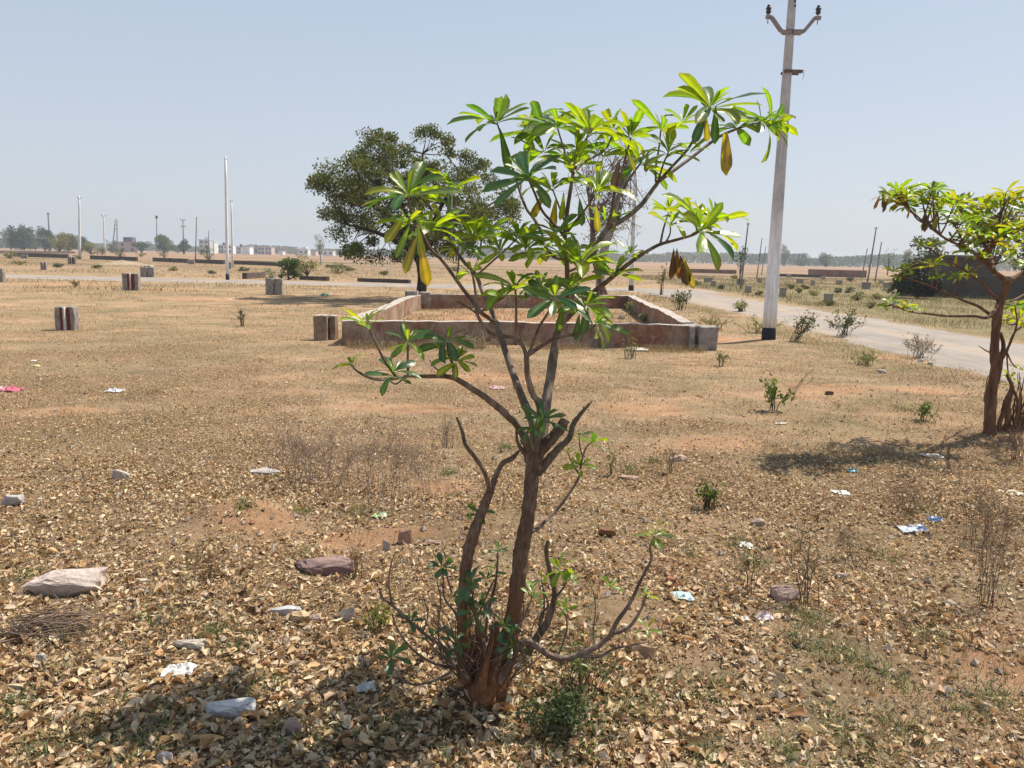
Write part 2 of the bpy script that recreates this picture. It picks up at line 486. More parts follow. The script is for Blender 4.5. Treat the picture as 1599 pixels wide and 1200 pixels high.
ITEMS = [(176, 606, 25, 14), (10, 608, 34, 7), (56, 570, 10, 5), (276, 1048, 54, 18), (1067, 927, 36, 20), (1430, 826, 42, 12), (1462, 810, 20, 11), (1333, 733, 18, 11), (1315, 770, 27, 6), (592, 803, 24, 13),
         (1166, 853, 24, 8), (1196, 963, 26, 13), (1160, 964, 24, 14), (572, 1072, 34, 18), (776, 604, 24, 8)]
EXCL = []
for _s in STONES:
    _p = gp(_s[0], _s[1]); _w = _s[2] * _p.y / F
    EXCL.append((_p.x, _p.y + _w * .14, _w * .46, _w * .36))
for _s in ITEMS:
    _p = gp(_s[0], _s[1] + _s[3] * .5); _w = _s[2] * _p.y / F
    EXCL.append((_p.x, _p.y + _w * .15, _w * .55, _w * .45))
BARE = [(790, 508, 2.6, 4.2), (880, 512, 2.4, 3.0), (830, 492, 2.6, 2.6), (390, 800, .34, .30), (640, 690, .35, .25), (700, 760, .30, .22), (1120, 690, .50, .4), (1000, 640, .7, .5), (770, 1105, .16, .09), (1080, 880, .25, .18), (1550, 1040, .2, .12), (560, 845, .28, .16), (640, 830, .2, .14),
        (1290, 605, .8, .6), (1450, 610, .6, .5), (100, 445, 2.5, 1.4), (330, 468, 2.6, .9), (260, 452, 2.0, 1.0), (1190, 490, 1.0, 1.2), (1120, 530, .8, 1.0), (640, 640, .7, .35), (760, 590, 1.2, .5), (90, 640, .6, .3), (1400, 560, .5, .5)]
BARE = [(gp(a, b).x, gp(a, b).y, rx, ry) for a, b, rx, ry in BARE]
def bare_mask(x, y):
    m = np.zeros_like(np.asarray(x, float))
    wob = .7 + .6 * fbm(np.asarray(x) * 4, np.asarray(y) * 4, 77, 3)
    for bx, by, rx, ry in BARE:
        m = np.maximum(m, np.exp(-(((x - bx) / rx) ** 2 + ((y - by) / ry) ** 2) * 1.4 * wob))
    return m
def clear_of(x, y, grow=1.0):
    ok = np.ones(len(x), bool)
    for ex, ey, rx, ry in EXCL:
        ok &= ((x - ex) / (rx * grow)) ** 2 + ((y - ey) / (ry * grow)) ** 2 > 1
    return ok
# ------------------------------------------------------------------ ground
def ground_material():
    nt = NT("dry_ground"); v = coords(nt, "Position")
    sep = nt.n("SeparateXYZ"); nt.l(v, sep.inputs[0])
    big = nt.noise(v, .22, 4, .55)
    mid = nt.noise(v, 1.3, 5, .6)
    mid2 = nt.noise(v, 3.7, 5, .65, .4)
    fine = nt.noise(v, 26, 6, .75)
    grain = nt.noise(v, 140, 4, .8)
    soil = nt.ramp(mid2, [(.28, (.31, .178, .105)), (.5, (.42, .262, .162)), (.72, (.51, .345, .23))])
    straw = nt.ramp(fine, [(.28, (.115, .078, .047)), (.46, (.27, .195, .118)), (.62, (.38, .285, .18)), (.8, (.55, .445, .305))])
    m1 = nt.ramp(nt.math('ADD', nt.math('MULTIPLY', mid, .62), nt.math('MULTIPLY', big, .38)), [(.40, 0), (.58, 1)])
    c = nt.mix(m1, soil, straw)
    sepc = nt.n("SeparateColor"); nt.l(attr(nt), sepc.inputs[0])
    redsoil = nt.ramp(mid2, [(.3, (.33, .175, .095)), (.55, (.42, .25, .145)), (.75, (.49, .325, .205))])
    c = nt.mix(nt.ramp(nt.math('ADD', sepc.outputs[0], nt.math('MULTIPLY', nt.math('SUBTRACT', fine, .5), .9)), [(.25, 0), (.65, .85)]), c, redsoil)
    c = nt.mix(1.0, c, nt.ramp(grain, [(.3, .70), (.5, 1.0), (.72, 1.22)]), 'MULTIPLY')
    # short olive weeds over the middle ground
    ol = nt.ramp(nt.noise(v, .55, 5, .7), [(.42, 0), (.62, .75)])
    ol = nt.mix(nt.ramp(nt.math('MULTIPLY', sep.outputs["X"], .01), [(.098, 0), (.112, .6)]), ol, (1, 1, 1))
    ol = nt.math('MULTIPLY', ol, nt.ramp(sepc.outputs[0], [(.15, .85), (.6, .1)]))
    c = nt.mix(ol, c, nt.ramp(fine, [(.3, (.10, .08, .04)), (.55, (.25, .20, .11)), (.75, (.42, .345, .21))]))
    mpp = nt.n("Mapping"); mpp.inputs["Scale"].default_value = (.7, 1.5, 1); nt.l(v, mpp.inputs["Vector"])
    c = nt.mix(1.0, c, nt.ramp(nt.noise(mpp.outputs[0], .9, 6, .7, .6), [(.34, (.70, .70, .66)), (.5, (1.0, 1.0, 1.0)), (.68, (1.14, 1.12, 1.1))]), 'MULTIPLY')
    ox = nt.ramp(nt.math('MULTIPLY', sep.outputs["X"], .01), [(.100, 0), (.114, .8)])
    c = nt.mix(ox, c, nt.ramp(nt.math('ADD', nt.math('MULTIPLY', fine, .5), nt.math('MULTIPLY', mid2, .5)), [(.34, (.085, .075, .032)), (.5, (.20, .165, .085)), (.66, (.33, .265, .155))]))
    # far fields: ploughed pinkish brown, with grass belts along them
    far = nt.ramp(nt.math('MULTIPLY', sep.outputs["Y"], .001), [(.044, 0), (.075, 1)])
    mpx = nt.n("Mapping"); mpx.inputs["Scale"].default_value = (.25, 1, 1); nt.l(v, mpx.inputs["Vector"])
    fb = nt.noise(mpx.outputs[0], .045, 5, .6)
    fc = nt.ramp(fb, [(.35, (.13, .105, .055)), (.47, (.25, .175, .105)), (.62, (.33, .215, .135))])
    fc = nt.mix(1.0, fc, nt.ramp(nt.noise(v, 1.1, 6, .8), [(.3, .72), (.7, 1.2)]), 'MULTIPLY')
    c = nt.mix(far, c, fc)
    vfar = nt.ramp(nt.math('MULTIPLY', sep.outputs["Y"], .001), [(.13, 0), (.2, 1)])
    c = nt.mix(vfar, c, nt.ramp(nt.noise(mpx.outputs[0], .03, 5, .65), [(.35, (.19, .125, .078)), (.6, (.33, .205, .13))]))
    c = nt.mix(nt.math('MULTIPLY', sepc.outputs[1], .62), c, nt.ramp(fine, [(.3, (.11, .066, .038)), (.55, (.25, .165, .10)), (.75, (.40, .29, .185))]))
    hb = nt.math('ADD', nt.math('MULTIPLY', fine, .6), nt.math('MULTIPLY', grain, .4))
    return nt.done(nt.pr(c, .95, nt.bump(hb, 1.0, .03), .1))
M_ground = ground_material()

TREE_A = gp(755, 1085); TREE_B = gp(1550, 676)
def litter_field(x, y):
    d = fbm(x * .55 + 3, y * .55, 31) * .55 + fbm(x * 2.3, y * 2.3, 37, 3) * .45
    leftish = sstep(2.2, -1.5, x - .12 * y)           # thickest on the left and near the tree
    near = 1 - sstep(2.6, 4.2, y)
    thr = .55 - .12 * leftish - .04 * near + .05 * sstep(7, 12, y) + .22 * bare_mask(x, y)
    for tx, ty, tr in ((TREE_A.x - .1, TREE_A.y - .1, .5), (TREE_B.x - .7, TREE_B.y - .45, 1.1), (TREE_B.x, TREE_B.y, .6)):
        thr = thr - .13 * np.exp(-((x - tx) ** 2 + (y - ty) ** 2) / (tr * tr))
    return d - thr

def spacing(segs):
    out = [segs[0][0]]
    for a, b, st, g in segs:
        x = a
        while x < b - 1e-6:
            x = min(b, x + st); st *= g; out.append(x)
    return np.array(out)

def build_ground():
    ys = spacing([(-60, -6, 9, 1), (-6, 1.2, .5, .97), (1.2, 8, .05, 1), (8, 20, .15, 1), (20, 50, .4, 1), (50, 2000, .6, 1.07)])
    xp = spacing([(0, 4, .05, 1), (4, 12, .16, 1), (12, 45, .6, 1), (45, 1600, .9, 1.12)])
    xs = np.concatenate([-xp[:0:-1], xp])
    X, Y = np.meshgrid(xs, ys)
    Z = height(X, Y)
    V = np.stack([X, Y, Z], -1).reshape(-1, 3)
    nx = len(xs); i = np.arange(len(ys) - 1)[:, None] * nx; j = np.arange(nx - 1)[None, :]
    Fq = np.stack([i + j, i + j + 1, i + nx + j + 1, i + nx + j], -1).reshape(-1, 4)
    bm_ = np.clip(bare_mask(V[:, 0], V[:, 1]), 0, 1)
    lf_ = np.clip((litter_field(V[:, 0], V[:, 1]) + .06) * 6, 0, 1) * (1 - sstep(10, 15, V[:, 1]))
    mb = MB(); mb.add(V, Fq, np.stack([bm_, lf_, bm_ * 0], 1))
    return tag(mb.build("ground", M_ground), "dry sandy brown ground with patches of red soil and straw", "ground", kind="structure")
build_ground()

def road_material():
    nt = NT("worn_road"); v = coords(nt, "Position")
    f = nt.noise(v, 1.2, 6, .65); g = nt.noise(v, 60, 4, .8)
    c = nt.ramp(f, [(.3, (.215, .185, .165)), (.55, (.285, .248, .222)), (.75, (.35, .30, .255))])
    c = nt.mix(1.0, c, nt.ramp(g, [(.3, .74), (.7, 1.2)]), 'MULTIPLY')
    mp = nt.n("Mapping"); mp.inputs["Scale"].default_value = (1.5, .06, 1); nt.l(v, mp.inputs["Vector"])
    c = nt.mix(nt.ramp(nt.noise(mp.outputs[0], 1.0, 4), [(.48, 0), (.60, .5)]), c, (.38, .29, .21))
    return nt.done(nt.pr(c, .9, nt.bump(g, .6, .01), .2))
M_road = road_material()

def strip(name, pts, halfw, label, z=.014, seed=0):
    rng = np.random.default_rng(seed)
    P = np.array(pts, float); mb = MB(); n = len(P)
    T = unit(np.gradient(P, axis=0)); N = np.stack([T[:, 1], -T[:, 0]], 1)
    nc = 9; V = []
    for i in range(n):
        e0 = halfw * (1 + .16 * (vnoise(i * .6, 0, seed) - .5) + .07 * rng.uniform(-1, 1)); e1 = halfw * (1 + .16 * (vnoise(i * .6, 5, seed) - .5) + .07 * rng.uniform(-1, 1))
        for s in np.linspace(-1, 1, nc):
            q = P[i] + N[i] * s * (e1 if s > 0 else e0)
            edge = .0 if abs(s) < .99 else -.03
            V.append((q[0], q[1], z + .02 * (1 - s * s) + edge))
    i = np.arange(n - 1)[:, None] * nc; j = np.arange(nc - 1)[None, :]
    Fq = np.stack([i + j, i + j + 1, i + nc + j + 1, i + nc + j], -1).reshape(-1, 4)
    mb.add(V, Fq[:, ::-1] if True else Fq)
    o = mb.build(name, M_road)
    return tag(o, label, "road", kind="structure")
yy = np.concatenate([np.arange(-8, 30, .35), np.arange(30, 37.5, .25)])
xc = 8.4 - 1.1 * sstep(24, 38, yy) ** 1.0 + .12 * np.sin(yy * .4)
strip("road", np.stack([xc, yy], 1), 1.8, "pale worn road running away along the right of the plot", .018, 4)
xx = np.arange(-120, 10.2, .5)
strip("cross_road", np.stack([xx, 38.8 + .25 * np.sin(xx * .15)], 1), 2.6, "grey road crossing far behind the walled plot", .010, 8)

# ------------------------------------------------------------------ leaf litter and ground cover (uncountable)
def scatter(rng, n, y0, y1, xh=.86, pw=1.0):
    """points over the fan of ground in front, denser when near"""
    u = rng.random(n)
    y = y0 * (y1 / y0) ** (u ** pw)
    x = rng.uniform(-1, 1, n) * (y * xh + .6)
    return x, y

LIT_PAL = np.array([(.50, .355, .205), (.59, .45, .285), (.66, .54, .38), (.37, .235, .125), (.21, .12, .06), (.43, .265, .135), (.55, .445, .32), (.13, .08, .05)])

def litter(seed, n, y0, y1, smin, smax, detail, bias, lift):
    rng = np.random.default_rng(seed)
    x, y = scatter(rng, n, y0, y1)
    keep = (litter_field(x, y) + bias + .085 * rng.normal(size=n) > 0) & clear_of(x, y)
    x, y = x[keep], y[keep]; n = len(x)
    z = height(x, y)
    L = (smin + (smax - smin) * rng.random(n) ** 2.1) * rng.choice([.7, .85, 1, 1.15], n)
    L *= .75 + .25 * (1 - sstep(2, 6, y))
    W = L * rng.uniform(.30, .70, n)
    az = rng.uniform(0, 2 * PI, n)
    flat = rng.choice([.35, 1.0, 1.3], n); tilt = rng.normal(0, .32, n) * flat; roll = rng.normal(0, .42, n) * flat
    d = np.stack([np.cos(az) * np.cos(tilt), np.sin(az) * np.cos(tilt), np.sin(tilt)], 1)
    s0 = np.stack([-np.sin(az), np.cos(az), np.zeros(n)], 1)
    n0 = np.cross(d, s0)
    s = s0 * np.cos(roll)[:, None] + n0 * np.sin(roll)[:, None]
    nn = np.cross(d, s)
    C = np.stack([x, y, z + lift + np.abs(np.sin(tilt)) * L * .4 + np.abs(np.sin(roll)) * W * .35 + rng.uniform(0, .012, n)], 1)
    Lc, Wc = L[:, None], W[:, None]
    cu = (rng.uniform(-.2, .85, n))[:, None] * Wc; be = rng.uniform(-.22, .22, n)[:, None] * Lc
    if detail:
        st = [(-.5, 0, 0, 1.0), (-.22, -.42, 1, .2), (-.22, 0, 0, .2), (-.22, .42, 1, .2), (.16, -.5, 1, .1), (.16, 0, 0, .1), (.16, .5, 1, .1), (.5, 0, 0, 1.0)]
        fa = np.array([[0, 1, 2], [0, 2, 3], [1, 4, 5], [1, 5, 2], [2, 5, 6], [2, 6, 3], [4, 7, 5], [5, 7, 6]])
    else:
        st = [(-.5, 0, 0, 1), (.02, -.5, 1, 0), (.5, 0, 0, 1), (.02, .5, 1, 0)]
        fa = np.array([[0, 1, 2], [0, 2, 3]])
    V = []
    for a, b, c, e in st:
        jit = rng.uniform(.60, 1.25, (n, 1))
        V.append(C + d * Lc * a + s * Wc * b * jit + nn * (cu * c + be * e))
    V = np.stack(V, 1).reshape(-1, 3); k = len(st)
    Fa = (np.arange(n)[:, None, None] * k + fa[None]).reshape(-1, 3)
    ci = rng.choice(len(LIT_PAL), n, p=[.22, .20, .13, .16, .08, .09, .09, .03])
    col = LIT_PAL[ci] * rng.uniform(.75, 1.15, (n, 1)) * rng.uniform(.95, 1.05, (n, 3))
    return V, Fa, np.repeat(col, k, 0)
mb = MB()
mb.add(*litter(1, 115000, 1.5, 5.2, .010, .046, True, 0, .001))
mb.add(*litter(3, 240000, 1.5, 6.5, .004, .014, False, .02, .0005))
mb.add(*litter(2, 250000, 4.4, 16.5, .014, .042, False, 0, .001))
mb.add(*litter(4, 200000, 4.8, 14, .009, .024, False, 0, .001))
mb.add(*litter(5, 60000, 3.2, 16, .012, .034, False, .12, .001))
tag(mb.build("leaf_litter", M_litter, smooth=True), "tan and brown fallen leaves strewn thickly over the ground", "leaf litter", kind="stuff")

def pebbles():
    rng = np.random.default_rng(5)
    x, y = scatter(rng, 9000, 1.5, 12)
    z = height(x, y); n = len(x); r = rng.uniform(.004, .013, n) * rng.choice([1, 1, 1, 1.7], n)
    base = np.array([(1, 0, 0), (-1, 0, 0), (0, 1, 0), (0, -1, 0), (0, 0, 1), (0, 0, -1)], float)
    V = base[None] * r[:, None, None] * rng.uniform(.6, 1.3, (n, 6, 1)) + rng.normal(0, .15, (n, 6, 3)) * r[:, None, None] + np.stack([x, y, z + r * .3], 1)[:, None]
    fa = np.array([[0, 2, 4], [2, 1, 4], [1, 3, 4], [3, 0, 4], [2, 0, 5], [1, 2, 5], [3, 1, 5], [0, 3, 5]])
    Fa = (np.arange(n)[:, None, None] * 6 + fa[None]).reshape(-1, 3)
    pal = np.array([(.40, .27, .17), (.33, .18, .10), (.48, .40, .33), (.28, .23, .19)])
    col = pal[rng.integers(0, 4, n)] * rng.uniform(.8, 1.15, (n, 1))
    mb = MB(); mb.add(V.reshape(-1, 3), Fa, np.repeat(col, 6, 0))
    tag(mb.build("pebbles", M_stone, smooth=False), "small pebbles and soil crumbs scattered over the ground", "pebbles", kind="stuff")
pebbles()

def blades(rng, x, y, h, lean, wid, pal):
    n = len(x); z = height(x, y)
    az = rng.uniform(0, 2 * PI, n); fa = rng.uniform(0, 2 * PI, n)
    P0 = np.stack([x, y, z - .004], 1)
    ld = np.stack([np.cos(az), np.sin(az), np.zeros(n)], 1) * (lean * h)[:, None]
    up = np.array([0, 0, 1.0]) * h[:, None]
    P1 = P0 + up * .55 + ld * .35; P2 = P0 + up * (1 - .3 * lean[:, None]) + ld
    sd = np.stack([np.cos(fa), np.sin(fa), np.zeros(n)], 1) * wid[:, None]
    V = np.stack([P0 - sd, P0 + sd, P1 + sd * .7, P1 - sd * .7, P2], 1).reshape(-1, 3)
    k = np.arange(n)[:, None] * 5
    Ft = np.concatenate([k + np.array([[0, 1, 2]]), k + np.array([[0, 2, 3]]), k + np.array([[3, 2, 4]])], 0)
    pal = np.array(pal); col = pal[rng.integers(0, len(pal), n)] * rng.uniform(.75, 1.2, (n, 1))
    return V, Ft, np.repeat(col, 5, 0)

STRAW = [(.40, .30, .165), (.34, .24, .125), (.48, .38, .235), (.28, .21, .11), (.22, .18, .09), (.19, .125, .075)]
OLIVE = [(.13, .16, .05), (.19, .19, .07), (.26, .23, .10), (.10, .13, .05)]

def on_plain(x, y):
    m1 = (x > ROAD_X0 - .1) & (x < ROAD_X1 + .1) & (y < 42)
    m2 = (y > ROAD_Y0 + .3) & (y < ROAD_Y1 - .3)
    return ~(m1 | m2)

def dry_grass():
    rng = np.random.default_rng(11); mb = MB()
    # near: sparse short wiry straw
    n = 90000
    x, y = scatter(rng, n, 1.6, 9)
    d = fbm(x * 1.1, y * 1.1, 51) + .5 * fbm(x * 4, y * 4, 53, 2)
    k = d + .06 * rng.normal(size=n) > .77
    x, y = x[k], y[k]
    ok = on_plain(x, y); x, y = x[ok], y[ok]; n = len(x)
    mb.add(*blades(rng, x, y, rng.uniform(.015, .06, n), rng.uniform(.2, 1.2, n), rng.uniform(.0006, .0014, n), STRAW))
    # middle: denser and coarser
    n = 210000
    x, y = scatter(rng, n, 5.5, 36, .9)
    d = fbm(x * .6, y * .6, 61) + .5 * fbm(x * 2.4, y * 2.4, 63, 2)
    k = (d + .06 * rng.normal(size=n) - .25 * bare_mask(x, y) > .70) & on_plain(x, y)
    x, y = x[k], y[k]; n = len(x)
    s = .7 + sstep(8, 30, y) * 1.0
    mb.add(*blades(rng, x, y, rng.uniform(.02, .075, n) * s, rng.uniform(.3, 1.3, n), rng.uniform(.001, .0024, n) * s * 1.5, STRAW + OLIVE[:3]))
    # taller rough grass on the verges and across the lane
    n = 90000
    x = rng.uniform(10.3, 42, n); y = rng.uniform(9, 80, n) ; 
    d = fbm(x * .35, y * .35, 71)
    k = d > .44; x, y = x[k], y[k]; n = len(x)
    mb.add(*blades(rng, x, y, rng.uniform(.08, .30, n), rng.uniform(.3, 1.0, n), rng.uniform(.003, .008, n), OLIVE + OLIVE + STRAW[1:] + [(.16, .13, .06), (.13, .10, .05)]))
    n = 14000
    x = rng.normal(5.85, .42, n); y = rng.uniform(6.5, 34, n); d = fbm(x * .8, y * .8, 75)
    k = (d > .45) & (x < 6.7); x, y = x[k], y[k]; n = len(x)
    mb.add(*blades(rng, x, y, rng.uniform(.02, .10, n), rng.uniform(.4, 1.3, n), rng.uniform(.0015, .003, n), STRAW[:2] + OLIVE + [(.20, .22, .08), (.24, .25, .10)]))
    # thin brown stalks standing in the right and front
    n = 5200
    x, y = scatter(rng, n, 1.9, 8); d = fbm(x * 1.3, y * 1.3, 85)
    k = (d > .50) & (x > -.25 * y); x, y = x[k], y[k]; n = len(x)
    mb.add(*blades(rng, x, y, rng.uniform(.04, .15, n), rng.uniform(.1, .6, n), rng.uniform(.0008, .0016, n), [(.17, .11, .07), (.13, .085, .055), (.23, .16, .10), (.14, .13, .06)]))
    # straw along the foot of the plot wall
    n = 5200
    a = np.array(gp(545, 541)[:2]); b_ = np.array(gp(1100, 549)[:2]); t = rng.random(n)
    q = a + (b_ - a) * t[:, None]; x = q[:, 0]; y = q[:, 1] - np.abs(rng.normal(0, .18, n)) - .12
    k = fbm(x * 1.2, y * 1.2, 87) > .42; x, y = x[k], y[k]; n = len(x)
    mb.add(*blades(rng, x, y, rng.uniform(.04, .2, n), rng.uniform(.3, 1.1, n), rng.uniform(.0012, .0026, n), STRAW))
    # rough reddish grass inside the plot
    n = 15000
    a, b_, c_, d_ = [np.array(q[:2]) for q in (gp(545, 541), gp(1095, 547), at(652, 457, 22.0), at(985, 457, 24.2))]
    u = rng.random(n)[:, None]; v_ = rng.random(n)[:, None]
    q = (a * (1 - u) + b_ * u) * (1 - v_) + (c_ * (1 - u) + d_ * u) * v_; x = q[:, 0]; y = q[:, 1]
    k = fbm(x * .7, y * .7, 89) > .44; x, y = x[k], y[k]; n = len(x)
    mb.add(*blades(rng, x, y, rng.uniform(.03, .13, n), rng.uniform(.3, 1.1, n), rng.uniform(.0016, .004, n), [(.23, .12, .07), (.28, .16, .09), (.18, .10, .06), (.30, .20, .115), (.2, .15, .08)]))
    # left field beyond the cross road
    n = 60000
    x = rng.uniform(-75, 12, n); y = 28 + 75 * rng.random(n) ** 1.5
    d = fbm(x * .18, y * .3, 81)
    k = (d > .47) & on_plain(x, y) & ((y > 43) | (d > .53)); x, y = x[k], y[k]; n = len(x)
    mb.add(*blades(rng, x, y, rng.uniform(.06, .24, n), rng.uniform(.3, 1.0, n), rng.uniform(.005, .014, n), STRAW[1:] + OLIVE[1:3] + [(.16, .12, .06)]))
    tag(mb.build("dry_grass", M_straw, smooth=False), "short straw coloured dry grass growing across the open plots", "dry grass", kind="stuff")
dry_grass()

def green_cover():
    rng = np.random.default_rng(15); mb = MB()
    spots = [(250, 962, 26), (1262, 968, 24), (1245, 1005, 18), (1288, 1022, 26), (1325, 1030, 22), (1412, 1142, 34), (1345, 1182, 46), (1555, 1095, 40), (450, 1150, 26),
             (500, 1155, 22), (620, 1150, 24), (112, 1045, 16), (150, 1135, 40), (205, 1155, 40), (235, 1170, 30), (590, 1155, 24), (410, 1075, 22), (475, 870, 20), (90, 1000, 14),
             (340, 985, 22), (370, 1010, 18), (1440, 990, 30), (1500, 1110, 30), (1390, 1060, 30), (1180, 880, 22), (880, 1090, 60), (930, 1120, 50), (840, 1140, 50), (900, 1160, 40), (1000, 1110, 30),
             (1060, 1080, 26), (1120, 1080, 24), (1080, 870, 14), (1150, 850, 14), (985, 735, 12), (1020, 722, 10), (470, 800, 14), (560, 800, 12), (1215, 700, 16), (1260, 675, 14),
             (1380, 870, 20), (1450, 800, 20), (1550, 800, 24), (1330, 640, 12), (1410, 640, 12), (1440, 660, 12), (700, 740, 10), (790, 700, 10), (300, 880, 18), (40, 900, 18), (380, 790, 12), (1310, 1130, 26),
             (1230, 1180, 26), (1100, 1180, 24), (700, 1180, 20), (60, 1180, 30), (20, 1110, 26), (270, 1120, 24)]
    X = []; Y = []
    for px, py, r in spots:
        c = gp(px, py); k = r / F * c.y * 1.25
        n = int(170 * (.6 + rng.random()) * max(.7, r / 26))
        X.append(c.x + rng.normal(0, k * .6, n)); Y.append(c.y + rng.normal(0, k * .9, n))
    n = 7000
    x, y = scatter(rng, n, 2, 12); d = fbm(x * 1.6, y * 1.6, 91); k = d > .60
    X.append(x[k]); Y.append(y[k])
    x = np.concatenate(X); y = np.concatenate(Y); n = len(x)
    G = [(.12, .16, .06), (.16, .20, .085), (.21, .22, .11), (.10, .135, .065), (.20, .19, .11), (.25, .21, .12)]
    mb.add(*blades(rng, x, y, rng.uniform(.015, .058, n), rng.uniform(.3, 1.5, n), rng.uniform(.0012, .0032, n), G))
    tag(mb.build("green_ground_cover", M_fol, smooth=False), "small green creeping weeds showing between the fallen leaves", "ground cover", kind="stuff")
green_cover()

def fallen_twigs():
    rng = np.random.default_rng(19); mb = MB()
    x, y = scatter(rng, 420, 1.6, 8)
    for i in range(len(x)):
        az = rng.uniform(0, 2 * PI); L = rng.uniform(.04, .16); z = H(x[i], y[i]) + .008
        d = np.array([math.cos(az), math.sin(az), rng.uniform(-.05, .15)])
        p = np.array([x[i], y[i], z]); q = p + d * L
        mid = (p + q) / 2 + rng.normal(0, .012, 3) * [1, 1, .5]
        c = np.array((.30, .23, .17)) * rng.uniform(.5, 1.3)
        tube(mb, [p, mid, q], [.0022, .002, .0012], 4, col=c)
    tag(mb.build("fallen_twigs", M_twig), "thin broken twigs lying among the fallen leaves", "twigs", kind="stuff")
fallen_twigs()

# ------------------------------------------------------------------ main tree
def build_main_tree():
    rng = np.random.default_rng(101)
    base = gp(755, 1085); Y0 = base.y
    T = thing("young_tree", base, "young broad leaved tree with forked trunk in the middle foreground", "tree")
    def dep(px, py, dy):
        k = min(1.0, max(0.0, (690 - py) / 420.0))
        return Y0 + dy * (1 + .7 * k) + .30 * k
    def pts(lst):
        P = [at(px, py, dep(px, py, dy)) for px, py, dy, r in lst]
        R = [r * dep(px, py, dy) / F for px, py, dy, r in lst]
        return np.array(P), np.array(R)
    def limb(name, lists, mat, seg=9, jit=.05, lump=.0, label=None, parent=T, scale=1.0):
        mb = MB()
        for l in lists:
            big = max(q[3] for q in l) > 7.5
            P, R = smooth_path(*pts(l), k=16 if big else 6)
            R = R * (.75 if big else .86) * scale
            tube(mb, P, R, 22 if big else 7, .02 if big else .03, rng, lump=lump * .6 if big else 0, bark=.22 if big else .0)
        o = mb.build(name, mat, parent)
        if label: o["label"] = label
        return o
    # trunk with its two cut stubs
    limb("trunk", [
        [(768, 1092, 0, 34), (774, 1060, 0, 27), (784, 1025, 0, 21), (797, 985, 0, 17.5), (807, 920, 0, 16.5), (813, 870, 0, 17), (819, 838, 0, 16), (827, 785, 0, 14.5), (831, 745, 0, 15.5), (832, 722, 0, 18), (832, 704, 0, 17)],
        [(834, 722, .0, 14), (846, 702, -.02, 13), (864, 684, -.03, 11.5), (876, 668, -.035, 11), (883, 655, -.04, 10.5)],
        [(838, 738, .03, 10), (853, 722, .05, 9), (872, 701, .07, 7.5), (889, 684, .09, 6.2), (895, 664, .10, 5.4), (909, 644, .10, 4), (918, 634, .1, 3), (925, 626, .10, 1.6)],
        [(818, 708, -.01, 5), (808, 690, -.02, 3), (806, 668, -.02, 2)],
    ], M_bark, 14, .07, .07)
    limb("side_trunk", [
        [(728, 1062, -.03, 18), (725, 1030, -.03, 15), (723, 980, -.03, 14), (726, 903, -.03, 13), (731, 862, -.03, 12.5), (737, 842, -.03, 13.5), (748, 812, -.03, 10.5), (757, 788, -.03, 10), (765, 768, -.03, 9)],
        [(766, 770, -.03, 6), (758, 740, -.05, 4.5), (742, 715, -.06, 4), (727, 695, -.06, 3.8), (722, 675, -.06, 3.2), (713, 652, -.06, 2)],
        [(766, 770, -.03, 7), (774, 744, -.01, 5.5), (785, 724, .01, 5), (799, 716, .02, 5), (811, 704, .03, 2.5)],
    ], M_bark, 11, .07, .05)
    # hacked stump mass plastered with red soil
    limb("stump", [
        [(748, 1098, -.02, 30), (750, 1060, -.02, 25), (750, 1010, -.01, 14), (752, 980, -.01, 9)],
        [(760, 1095, -.05, 24), (768, 1050, -.05, 17), (774, 1010, -.05, 9), (776, 972, -.05, 6)],
        [(735, 1095, .03, 26), (738, 1040, .03, 14), (742, 990, .04, 7)],
        [(775, 1090, .02, 22), (790, 1050, .02, 15), (800, 1025, 0, 9)],
        [(752, 1075, -.09, 14), (758, 1040, -.085, 10), (768, 1000, -.07, 6), (766, 978, -.07, 4)],
    ], M_bark, 10, .14, .12, scale=.86)
    limb("low_branch", [
        [(778, 1062, -.04, 14), (792, 1040, -.06, 12), (806, 1015, -.08, 10.5), (822, 1003, -.10, 10), (836, 1008, -.11, 9.5), (856, 1022, -.12, 9), (880, 1028, -.12, 9), (905, 1022, -.12, 8.5), (935, 1008, -.12, 8), (956, 990, -.12, 6.5), (972, 985, -.12, 5.5), (986, 976, -.12, 4.5), (1002, 950, -.12, 3), (1010, 928, -.12, 2)],
        [(950, 998, -.12, 6), (964, 970, -.13, 5.5), (982, 945, -.13, 4.8), (997, 914, -.13, 4.2), (1008, 892, -.13, 3.8), (1017, 874, -.13, 3.5), (1015, 855, -.13, 2.8), (1022, 838, -.13, 2)],
        [(905, 1024, -.12, 5), (935, 1026, -.14, 3.6), (958, 1014, -.14, 3.2), (985, 1008, -.14, 2.6), (1010, 1003, -.14, 1.5)],
        [(930, 1012, -.12, 3), (927, 985, -.1, 2.2), (930, 950, -.09, 1.8), (926, 920, -.09, 1.2)],
    ], M_stem, 9, .07, .05, scale=.8)
    limb("bare_shoot", [
        [(822, 1020, .02, 9), (838, 996, .02, 8.5), (852, 978, .02, 8.5), (858, 962, .02, 8), (866, 935, .02, 6), (865, 915, .02, 5.5), (858, 890, .02, 5), (853, 862, .02, 4.6), (856, 845, .02, 3.8)],
        [(842, 992, .02, 4), (845, 960, .03, 2.5), (856, 945, .03, 2), (848, 920, .03, 1.4)],
        [(865, 935, .02, 3), (880, 918, .0, 2), (886, 900, .0, 1.4)],
    ], M_stem, 8, .07, .04)
